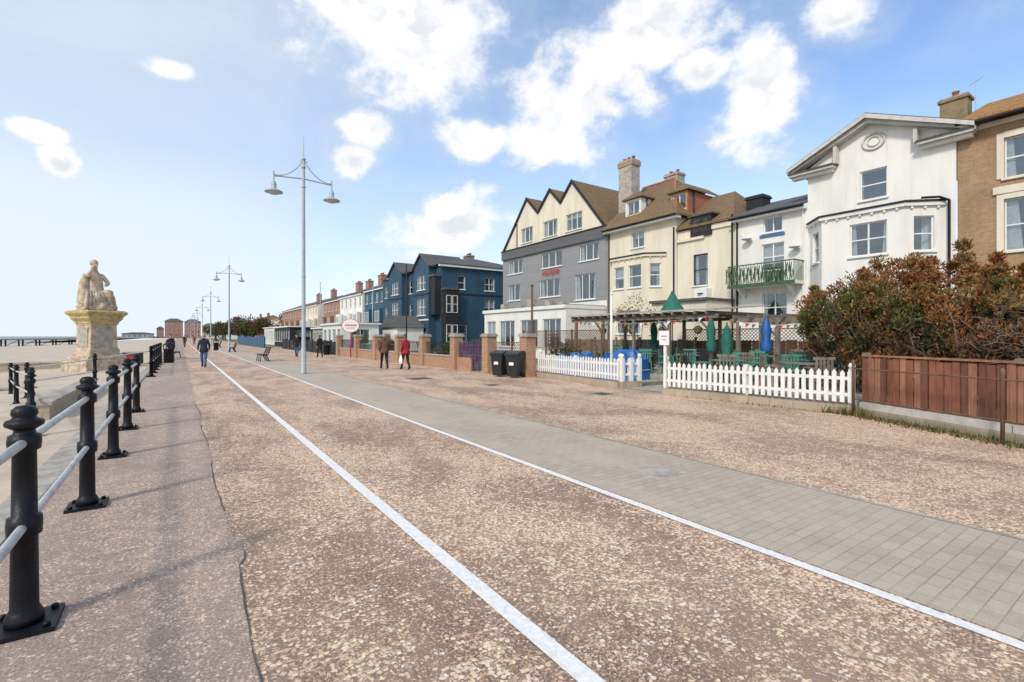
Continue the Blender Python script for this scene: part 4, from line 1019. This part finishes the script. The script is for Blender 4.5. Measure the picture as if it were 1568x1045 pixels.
def tarp(x, y, sx, sy, h, mat='bluecloth', name='covered_furniture'):
    o = Obj(name, (x, y, 0), .3); rg = random.Random(int(x * 10)); n = 18; v = []; f = []
    hp = [[h * rg.choice([.45, .65, .9, 1.0]) for _ in range(5)] for _ in range(5)]
    for i in range(n + 1):
        for j in range(n + 1):
            u, w = i / n * 2 - 1, j / n * 2 - 1; m_ = max(abs(u), abs(w))
            hx, hy = i / n * 3.99, j / n * 3.99; a, b = int(hx), int(hy); fx, fy = hx - a, hy - b
            fx, fy = min(1, max(0, (fx - .3) / .4)), min(1, max(0, (fy - .3) / .4))
            hh = (hp[a][b] * (1 - fx) + hp[min(4, a + 1)][b] * fx) * (1 - fy) + (hp[a][min(4, b + 1)] * (1 - fx) + hp[min(4, a + 1)][min(4, b + 1)] * fx) * fy
            z = hh * (1 - max(0, (m_ - .78) / .22) ** 2) + rg.uniform(-.035, .035)
            v.append((u * sx * (.85 + .15 * m_) + rg.uniform(-.02, .02), w * sy * (.85 + .15 * m_), max(.02, z)))
    for i in range(n):
        for j in range(n): a = i * (n + 1) + j; f.append((a, a + 1, a + n + 2, a + n + 1))
    o.P('cover'); o.add(v, f, mat, False); o.P('tie'); o.tube([(-sx * .95, -sy * .95, h * .35), (sx * .95, -sy * .95, h * .35)], .012, 'paint', 5); o.done()
tarp(13.7, 12.6, .55, .9, 1.15); tarp(13.9, 15.4, .5, .8, 1.05)
def bunting(a, b, n=16):
    o = Obj('bunting'); o.P('string'); P = []
    for i in range(n + 1):
        t = i / n; P.append((a[0] + (b[0] - a[0]) * t, a[1] + (b[1] - a[1]) * t, a[2] + (b[2] - a[2]) * t - .35 * 4 * t * (1 - t) * .5))
    o.tube(P, .006, 'paint', 4); o.P('flags'); ms = ['redcloth', 'paint', 'bluecloth', 'greencloth', 'leafy']
    for i in range(n):
        p, q = P[i], P[i + 1]; m_ = [(p[k] + q[k]) / 2 for k in range(3)]
        o.poly([(p[0], p[1], p[2] - .01), (p[0] + (q[0] - p[0]) * .6, p[1] + (q[1] - p[1]) * .6, q[2] - .01), (m_[0] - .03, m_[1], m_[2] - .17)], ms[i % 5])
    o.done()
bunting((16.6, 10.9, 2.4), (16.6, 18.5, 2.4), 26); bunting((17.1, 7.2, 2.2), (17.1, 10.1, 2.2), 12)
for y in (11.6, 13.3, 15, 16.8):
    o = Obj('hanging_basket', (16.9, y, 1.85)); o.P('bowl'); o.lathe((0, 0, 0), [(.04, -.12), (.13, -.06), (.16, .03), (.15, .05)], 'brownwood', 12); o.P('plant'); o.lathe((0, 0, 0), [(.15, .03), (.19, .1), (.1, .18), (.01, .22)], 'leafg', 8); o.P('chains')
    for a in (0, 2.1, 4.2): o.tube([(.15 * math.cos(a), .15 * math.sin(a), .04), (0, 0, .5)], .006, 'black', 4)
    o.done()
for (x, y, m) in ((13.6, 9.9, 'blackwood'), (16.2, 13.6, 'blackwood')):
    o = Obj('chalk_board', (x, y, .02), .5); o.P('frame'); o.prism([(-.3, -.2, 0), (-.3, -.16, 0), (-.3, 0, 1.0), (-.3, -.04, 1.0)], (.6, 0, 0), m); o.P('back_leg'); o.prism([(-.28, .2, 0), (-.28, .16, 0), (-.28, -.01, .98), (-.28, .03, .98)], (.56, 0, 0), 'brownwood'); o.done()
for (x, y) in ((12.6, 9.3), (15.9, 9.9), (16.2, 16.2)):
    o = Obj('planter_tub', (x, y, 0)); o.P('tub'); o.lathe((0, 0, 0), [(.2, 0), (.27, .2), (.28, .3), (.24, .42), (.22, .4)], 'brownwood', 14)
    leaves('planter_tub', [(0, 0, .55, .25, None), (.08, .05, .7, .16, None)], 160, .09, ['leafg', 'leafdg', 'leafy'], [.6, .3, .1], 3, .7, 2.5, o).location = (x, y, 0)

# ------------------------------------------------------------------ benches & bins on the promenade
def bench(x, y, rz=0):
    o = Obj('park_bench', (x, y, 0), rz); o.P('ends')
    for s in (-.85, 0, .85):
        o.tube([(s, -.25, 0), (s, -.2, .42), (s, .2, .42), (s, .38, .95)], .03, 'black', 8); o.tube([(s, .3, 0), (s, .1, .42)], .03, 'black', 8)
    o.P('seat')
    for i in range(4): o.box(-.95, .95, -.24 + i * .12, -.15 + i * .12, .435, .47, 'blackwood')
    o.P('backrest')
    for i in range(3): o.prism([(-.95, .2 + i * .055, .56 + i * .14), (-.95, .235 + i * .055, .66 + i * .14), (-.95, .26 + i * .055, .65 + i * .14), (-.95, .225 + i * .055, .55 + i * .14)], (1.9, 0, 0), 'blackwood')
    o.done()
bench(4.5, 35.5, rad(90 + 180)); bench(4.5, 58, rad(-90)); bench(-.2, 45, rad(90)); bench(4.5, 80, rad(-90))
def litter(x, y):
    o = Obj('litter_bin', (x, y, 0)); o.P('body'); o.lathe((0, 0, 0), [(.24, 0), (.26, .05), (.27, .8), (.29, .82), (.29, .88)], 'black', 16); o.P('hood'); o.lathe((0, 0, 0), [(.3, 1.08), (.3, 1.12), (.2, 1.22), (.02, 1.27)], 'black', 16)
    o.P('supports')
    for a in (0, 1.57, 3.14, 4.71): o.tube([(.26 * math.cos(a), .26 * math.sin(a), .85), (.26 * math.cos(a), .26 * math.sin(a), 1.1)], .025, 'black', 6)
    o.done()
litter(-.55, 36.5); litter(3.5, 66); litter(10.7, 44.5)
o = Obj('beach_kiosk', (-2.6, 44, 0)); o.P('body'); o.box(-.7, .4, -.8, .8, -.7, .45, 'blackwood'); o.P('counter'); o.box(-.75, .45, -.85, .85, .452, .52, 'cement'); o.P('sign'); o.box(-.5, .2, -.84, -.81, .0, .3, 'signred'); o.done(.02)

# ------------------------------------------------------------------ figures (skin modifier)
def skin_figure(joints, bones, mats, labels, name='body', sub=2):
    names = list(joints); me = bpy.data.meshes.new(name)
    me.from_pydata([joints[n][0] for n in names], [(names.index(a), names.index(b)) for a, b, l in bones], [])
    ob = bpy.data.objects.new(name, me); sc.collection.objects.link(ob)
    sk = ob.modifiers.new('skin', 'SKIN'); sk.use_smooth_shade = True
    for i, n in enumerate(names):
        d = me.skin_vertices[0].data[i]; r = joints[n][1]; d.radius = r if isinstance(r, tuple) else (r, r); d.use_root = (n == 'pelvis')
    ss = ob.modifiers.new('s', 'SUBSURF'); ss.levels = sub; ss.render_levels = sub
    dg = bpy.context.evaluated_depsgraph_get(); m2 = bpy.data.meshes.new_from_object(ob.evaluated_get(dg))
    for p in m2.polygons: p.use_smooth = True
    m2.materials.clear()
    for m in mats: m2.materials.append(M[m])
    segs = [(Vector(joints[a][0]), Vector(joints[b][0]), labels[l]) for a, b, l in bones]
    for p in m2.polygons:
        c = p.center; best = 9; bi = 0
        for a, b, l in segs:
            ab = b - a; t = max(0, min(1, (c - a).dot(ab) / ab.length_squared)); d = (c - (a + ab * t)).length
            if d < best: best = d; bi = l
        p.material_index = bi
    o2 = bpy.data.objects.new(name, m2); sc.collection.objects.link(o2); bpy.data.objects.remove(ob)
    return o2

def person(name, x, y, face, top, legs, hair, stride=.28, h=1.75, bag=None, swing=.2, hood=False, bulk=1.0, bend=.12):
    s = h / 1.75; o = Obj(name, (x, y, 0), face)   # faces local +Y
    f = stride; w = swing
    J = {'pelvis': ((0, 0, .93), (.135 * bulk, .11 * bulk)), 'waist': ((0, .0, 1.08), (.14 * bulk, .105 * bulk)), 'chest': ((0, .015, 1.3), (.165 * bulk, .12 * bulk)), 'neck': ((0, .02, 1.46), (.06, .06)), 'head': ((0, .035, 1.56), (.05, .055)),
         'lsh': ((-.17, .01, 1.40), .07), 'rsh': ((.17, .01, 1.40), .07),
         'lel': ((-.235, -w * .45, 1.13), .055), 'rel': ((.235, w * .35, 1.13), .055),
         'lwr': ((-.235, -w * .45 + bend, .89), .036), 'rwr': ((.235, w * .5 + bend, .90), .036), 'lpa': ((-.235, -w * .45 + bend + .02, .83), (.036, .022)), 'rpa': ((.235, w * .5 + bend + .03, .84), (.036, .022)),
         'lhi': ((-.09, 0, .88), .1), 'rhi': ((.09, 0, .88), .1), 'lkn': ((-.095, f * .55 + .03, .5), .07), 'rkn': ((.095, -f * .3 + .04, .49), .07),
         'lan': ((-.095, f, .1), .05), 'ran': ((.095, -f * 1.05, .15), .05), 'lto': ((-.1, f + .17, .05), (.042, .035)), 'rto': ((.1, -f * 1.05 + .16, .045), (.042, .035)), 'lhe': ((-.095, f - .04, .055), .045), 'rhe': ((.095, -f * 1.05 - .04, .12), .045)}
    B = [('pelvis', 'waist', 't'), ('waist', 'chest', 't'), ('chest', 'neck', 't'), ('neck', 'head', 's'), ('chest', 'lsh', 't'), ('chest', 'rsh', 't'), ('lsh', 'lel', 't'), ('rsh', 'rel', 't'), ('lel', 'lwr', 't'), ('rel', 'rwr', 't'), ('lwr', 'lpa', 's'), ('rwr', 'rpa', 's'),
         ('pelvis', 'lhi', 'l'), ('pelvis', 'rhi', 'l'), ('lhi', 'lkn', 'l'), ('rhi', 'rkn', 'l'), ('lkn', 'lan', 'l'), ('rkn', 'ran', 'l'), ('lan', 'lto', 'b'), ('ran', 'rto', 'b'), ('lan', 'lhe', 'b'), ('ran', 'rhe', 'b')]
    body = skin_figure(J, B, [top, legs, 'skin', 'c_black'], {'t': 0, 'l': 1, 's': 2, 'b': 3}); o.extra.append(body)
    hc = (0, .04, 1.655)
    o.P('head'); n = 16; v = []; fc = []
    for i in range(13):
        ph = math.pi * i / 12 - math.pi / 2
        for j in range(n):
            a = 2 * math.pi * j / n; r = math.cos(ph); X = .075 * r * math.cos(a); Y = .095 * r * math.sin(a); Z = .118 * math.sin(ph)
            if Z < -.04: X *= .85; Y = Y * .85 + .01
            v.append((hc[0] + X, hc[1] + Y, hc[2] + Z))
    for i in range(12):
        for j in range(n): fc.append((i * n + j, i * n + (j + 1) % n, (i + 1) * n + (j + 1) % n, (i + 1) * n + j))
    o.add(v, fc, 'skin', True)
    o.tube([(0, .13, 1.68), (0, .155, 1.645), (0, .13, 1.635)], [.008, .015, .01], 'skin', 6)
    for sx in (-1, 1): o.lathe((sx * .078, .035, 1.63), [(.005, 0), (.016, .01), (.02, .04), (.006, .055)], 'skin', 6); o.lathe((sx * .03, .127, 1.66), [(.004, 0), (.009, .006), (.004, .012)], 'c_black', 6)
    o.box(-.022, .022, .128, .134, 1.592, 1.6, 'c_red')
    o.P('hair'); v = []; fc = []
    for i in range(9):
        ph = math.pi * i / 16 + .0
        for j in range(n):
            a = 2 * math.pi * j / n; r = math.cos(ph); k = 1.09; drop = -.05 if math.sin(a) < .2 and i == 0 else (.03 if i == 0 else 0)
            v.append((hc[0] + .078 * k * r * math.cos(a), hc[1] - .012 + .095 * k * r * math.sin(a), hc[2] + .012 + drop + .118 * k * math.sin(ph)))
    for i in range(8):
        for j in range(n): fc.append((i * n + j, i * n + (j + 1) % n, (i + 1) * n + (j + 1) % n, (i + 1) * n + j))
    o.add(v, fc, hair, True)
    o.P('coat_hem'); o.lathe((0, 0, 0), [(.17 * bulk, .80), (.175 * bulk, .84), (.16 * bulk, .98), (.13, 1.08)], top, 14)
    o.P('collar'); o.lathe((0, .02, 0), [(.10, 1.42), (.085, 1.5), (.075, 1.52)], top, 12)
    for side, sx in (('lpa', -1), ('rpa', 1)):
        p = Vector(J[side][0]); o.P('fingers')
        for k, ln in enumerate((.062, .072, .068, .052)):
            q = p + Vector((0, .024 - k * .016, -.012)); o.tube([q, q + Vector((-sx * .004, .008, -ln * .55)), q + Vector((-sx * .018, .014, -ln))], [.009, .008, .006], 'skin', 6)
        q = p + Vector((0, .028, .02)); o.tube([q, q + Vector((-sx * .008, .025, -.02)), q + Vector((-sx * .014, .034, -.045))], [.01, .009, .007], 'skin', 6)
    if bag:
        p = Vector(J[bag][0]); o.P('carrier_bag'); z = p.z - .09
        vb = []; prof = [(.03, .02, z), (.13, .05, z - .14), (.16, .08, z - .3), (.14, .07, z - .42), (.05, .03, z - .44)]
        fb = []
        for (ax, bx_, zz) in prof:
            for j in range(10): a = 2 * math.pi * j / 10; vb.append((p.x + bx_ * math.cos(a), p.y + ax * math.sin(a) * (1 + .1 * math.sin(3 * a)), zz))
        for i in range(4):
            for j in range(10): fb.append((i * 10 + j, i * 10 + (j + 1) % 10, (i + 1) * 10 + (j + 1) % 10, (i + 1) * 10 + j))
        o.add(vb, fb, 'c_white', True)
    r = o.done(); r.scale = (s, s, s); return r
person('walking_man', 1.05, 30.1, rad(170), 'c_navy', 'c_jeans', 'hair_grey', .26, 1.78, bulk=1.15)
person('walking_person', -.5, 39.2, rad(195), 'c_navy', 'c_jeans', 'hair_brown', .3, 1.75)
person('walking_man', 8.35, 23.3, rad(-8), 'c_brown', 'c_black', 'hair_grey', .27, 1.78, bag='rpa', bulk=1.25)
person('walking_woman', 9.05, 22.3, rad(5), 'c_red', 'c_black', 'hair_brown', .24, 1.72, bag='lpa', bulk=1.22)
person('walking_person', 8.8, 38.6, rad(15), 'c_black', 'c_black', 'hair_brown', .2, 1.72)
person('walking_person', 7.6, 41, rad(160), 'c_black', 'c_jeans', 'hair_brown', .3, 1.76)
person('walking_person', .6, 85, rad(170), 'c_black', 'c_navy', 'hair_brown', .25, 1.75)
person('walking_person', 2.3, 110, rad(0), 'c_red', 'c_black', 'hair_grey', .25, 1.7)

def statue(x, y):
    o = Obj('stone_statue_on_plinth', (x, y, 0), rad(10))
    q = math.pi / 4; k = math.sqrt(2)
    o.P('steps'); o.lathe((0, 0, -.6), [(1.25 * k, 0), (1.25 * k, .75), (1.05 * k, .76), (1.05 * k, 1.0), (.9 * k, 1.01), (.9 * k, 1.15)], 'statue', 4, q, False)
    o.P('shaft'); o.lathe((0, 0, 0), [(.82 * k, .55), (.82 * k, .8), (.74 * k, .9), (.70 * k, 2.3), (.74 * k, 2.36), (.74 * k, 2.42)], 'statue', 4, q, False)
    o.P('panel'); 
    for a in range(4):
        c, s_ = math.cos(a * math.pi / 2), math.sin(a * math.pi / 2)
        F = ((-s_ * -.45 + c * .745, c * -.45 + s_ * .745), (-s_, c), (c, s_)); o.lbox(F, 0, .9, -.06, .02, 1.0, 2.15, 'cement')
    o.P('capital'); o.lathe((0, 0, 0), [(.78 * k, 2.42), (.8 * k, 2.55), (.92 * k, 2.7), (.95 * k, 2.75), (.95 * k, 2.85), (1.08 * k, 3.0), (1.12 * k, 3.05), (1.12 * k, 3.15), (1.0 * k, 3.25)], 'lichen', 4, q, False)
    o.P('seat'); o.lathe((0, 0, 0), [(1.0, 3.24), (.98, 3.4), (.85, 3.5), (.8, 3.75), (.62, 3.85), (.55, 4.2), (.3, 4.28)], 'statue', 10)
    for a in range(9):
        o.lathe((.8 * math.cos(a * .7), .8 * math.sin(a * .7), 3.3), [(.05, 0), (.2, .08), (.24, .2), (.12, .36), (.02, .4)], 'statue', 8)
    J = {'pelvis': ((-.05, -.1, 4.3), (.38, .34)), 'waist': ((-.06, -.14, 4.75), (.32, .27)), 'chest': ((.0, -.08, 5.25), (.38, .29)), 'neck': ((.1, -.02, 5.72), .13), 'head': ((.15, .05, 5.96), (.15, .17)), 'crown': ((.15, .02, 6.28), (.14, .16)),
         'lsh': ((-.36, -.08, 5.5), .16), 'rsh': ((.43, -.05, 5.5), .16), 'lel': ((-.54, .15, 5.0), .13), 'rel': ((.64, .2, 5.35), .13), 'lwr': ((-.2, .5, 4.85), .1), 'rwr': ((.4, .25, 5.8), .1), 'lpa': ((-.08, .58, 4.87), (.1, .07)), 'rpa': ((.34, .22, 5.98), (.1, .07)),
         'lhi': ((-.25, .1, 4.3), .27), 'rhi': ((.22, .1, 4.28), .27), 'lkn': ((-.35, .72, 4.45), .2), 'rkn': ((.35, .68, 4.1), .2), 'lan': ((-.35, .7, 3.6), .13), 'ran': ((.25, .55, 3.45), .13), 'lto': ((-.36, .95, 3.46), (.12, .08)), 'rto': ((.25, .8, 3.36), (.12, .08))}
    B = [('pelvis', 'waist', 't'), ('waist', 'chest', 't'), ('chest', 'neck', 't'), ('neck', 'head', 't'), ('head', 'crown', 't'), ('chest', 'lsh', 't'), ('chest', 'rsh', 't'), ('lsh', 'lel', 't'), ('rsh', 'rel', 't'), ('lel', 'lwr', 't'), ('rel', 'rwr', 't'), ('lwr', 'lpa', 't'), ('rwr', 'rpa', 't'),
         ('pelvis', 'lhi', 't'), ('pelvis', 'rhi', 't'), ('lhi', 'lkn', 't'), ('rhi', 'rkn', 't'), ('lkn', 'lan', 't'), ('rkn', 'ran', 't'), ('lan', 'lto', 't'), ('ran', 'rto', 't')]
    b = skin_figure(J, B, ['statue'], {'t': 0}, 'seated_figure'); o.extra.append(b)
    o.P('drapery'); 
    for i in range(9):
        a = -.5 + i * .16; o.tube([(a * .9, .35, 4.45), (a * 1.1, .62, 4.1), (a * 1.2, .66, 3.6), (a * 1.25, .7, 3.3)], [.09, .1, .11, .13], 'statue', 8)
    o.P('shoulder_cloak'); o.tube([(.45, -.2, 5.5), (.5, -.34, 5.0), (.5, -.36, 4.4), (.5, -.36, 3.7)], [.16, .26, .32, .38], 'statue', 8)
    o.tube([(-.1, -.3, 5.5), (-.12, -.42, 5.0), (-.1, -.45, 4.4), (-.1, -.45, 3.7)], [.16, .26, .32, .38], 'statue', 8)
    o.P('hair'); o.lathe((.14, -.05, 6.05), [(.1, 0), (.2, .08), (.22, .2), (.19, .32), (.1, .4), (.02, .43)], 'statue', 12)
    o.P('face'); o.tube([(.16, .2, 6.15), (.16, .27, 6.06), (.16, .22, 6.03)], [.02, .04, .03], 'statue', 6)
    return o.done()
st = statue(-4.3, 40); st.rotation_euler = (0, 0, rad(215))

# ------------------------------------------------------------------ sky, sun, camera
w = bpy.data.worlds.new('World'); sc.world = w; w.use_nodes = True; nt = w.node_tree; N = nt.nodes; L = nt.links
for n in list(N): N.remove(n)
out = N.new('ShaderNodeOutputWorld'); bg = N.new('ShaderNodeBackground'); L.new(bg.outputs[0], out.inputs[0])
sky = N.new('ShaderNodeTexSky'); sky.sky_type = 'NISHITA'; sky.sun_disc = False; sky.sun_elevation = rad(38); sky.sun_rotation = rad(243); sky.air_density = 1.0; sky.dust_density = 1.0; sky.ozone_density = 1.5
tc = N.new('ShaderNodeTexCoord'); sp = N.new('ShaderNodeSeparateXYZ'); L.new(tc.outputs['Generated'], sp.inputs[0])
az = mth(nt, 'MULTIPLY', mth(nt, 'ARCTAN2', sp.outputs[0], sp.outputs[1]), 57.29578); el = mth(nt, 'MULTIPLY', mth(nt, 'ARCSINE', sp.outputs[2]), 57.29578)
mp = N.new('ShaderNodeMapping'); L.new(tc.outputs['Generated'], mp.inputs[0]); mp.inputs['Scale'].default_value = (1, 1, 1.4)
mp2 = N.new('ShaderNodeMapping'); L.new(tc.outputs['Generated'], mp2.inputs[0]); mp2.inputs['Scale'].default_value = (1, 1, 1.4); mp2.inputs['Location'].default_value = (-.02, -.0, .05)
n1 = noise(nt, mp.outputs[0], 8.0, 8, .6, .1); n1b = noise(nt, mp2.outputs[0], 8.0, 3, .6, .1); n2 = noise(nt, mp.outputs[0], 2.6, 5, .62, .4)
blobs = [(42, 25, 8.5, 7.0), (36.5, 21.8, 4.5, 3.4), (61.5, 23.5, 5.6, 5.4), (22, 31.5, 13.5, 6.6), (30.5, 22.2, 6.0, 2.2), (17.7, 22.4, 3.3, 1.9), (16.4, 19, 2.4, 1.7), (28, 12.5, 8.5, 4.2), (-.5, 24.2, 2.8, 1.0), (68.5, 28.5, 3.8, 2.4),
         (-9.9, 16.9, 1.7, .8), (-8.5, 14.6, 1.4, 1.3), (50, 31.5, 9, 3.6), (56, 27, 3.6, 2.2), (115, 26, 22, 8), (-80, 28, 30, 9), (180, 35, 25, 9)]
dens = None
for a, e, ra, re in blobs:
    dx = mth(nt, 'DIVIDE', mth(nt, 'SUBTRACT', az, a), ra); dy = mth(nt, 'DIVIDE', mth(nt, 'SUBTRACT', el, e), re)
    d = mth(nt, 'SUBTRACT', 1, mth(nt, 'SQRT', mth(nt, 'ADD', mth(nt, 'MULTIPLY', dx, dx), mth(nt, 'MULTIPLY', dy, dy))))
    dens = d if dens is None else mth(nt, 'MAXIMUM', dens, d)
dens = mth(nt, 'MAXIMUM', dens, -1.0)
dd = mth(nt, 'ADD', mth(nt, 'MULTIPLY', dens, 1.2), mth(nt, 'MULTIPLY', mth(nt, 'SUBTRACT', n1, .49), 3.4))
cl = sstep(nt, dd, .0, .75)
halo = sstep(nt, dd, -1.0, .4, 0, .4)
veil = mth(nt, 'MAXIMUM', sstep(nt, n2, .40, .74, .02, .6), halo)
hz = mth(nt, 'MAXIMUM', sstep(nt, az, 48, -10, 0, .6), sstep(nt, el, 24, 0, 0, .75))
lowleft = mth(nt, 'MULTIPLY', sstep(nt, az, 32, -2), sstep(nt, el, 32, 6))
hz = mth(nt, 'MAXIMUM', hz, lowleft)
base = mixc(nt, 1.0, sky.outputs[0], (1.5, 1.58, 1.72), 'MULTIPLY')
c = mixc(nt, veil, base, (4.6, 5.4, 6.4)); c = mixc(nt, hz, c, (6.0, 6.6, 7.1))
under = mth(nt, 'MULTIPLY', sstep(nt, mth(nt, 'SUBTRACT', n1b, n1), -.03, .1), sstep(nt, dd, .3, 1.1))
ccol = mixc(nt, mth(nt, 'MULTIPLY', under, .85), (7.9, 7.8, 7.65), (5.3, 5.65, 6.2))
c = mixc(nt, cl, c, ccol)
L.new(c, bg.inputs[0]); bg.inputs[1].default_value = .14
w.cycles.sampling_method = 'MANUAL'; w.cycles.sample_map_resolution = 512

sd = bpy.data.lights.new('sun', 'SUN'); sd.energy = 2.6; sd.angle = rad(8); sd.color = (1, .92, .80)
so = bpy.data.objects.new('sun', sd); sc.collection.objects.link(so)
sv = Vector((math.sin(rad(243)) * math.cos(rad(38)), math.cos(rad(243)) * math.cos(rad(38)), math.sin(rad(38))))
so.rotation_euler = sv.to_track_quat('Z', 'Y').to_euler()

cd = bpy.data.cameras.new('camera'); cam = bpy.data.objects.new('camera', cd); sc.collection.objects.link(cam)
cd.sensor_width = 36; cd.lens = 17; cd.shift_y = -.0048; cd.clip_end = 9000; cd.clip_start = .05
cam.location = (0, 0, 1.65); cam.rotation_euler = (rad(90), 0, rad(-34.5)); sc.camera = cam
sc.view_settings.view_transform = 'Standard'; sc.view_settings.look = 'None'; sc.view_settings.exposure = 0
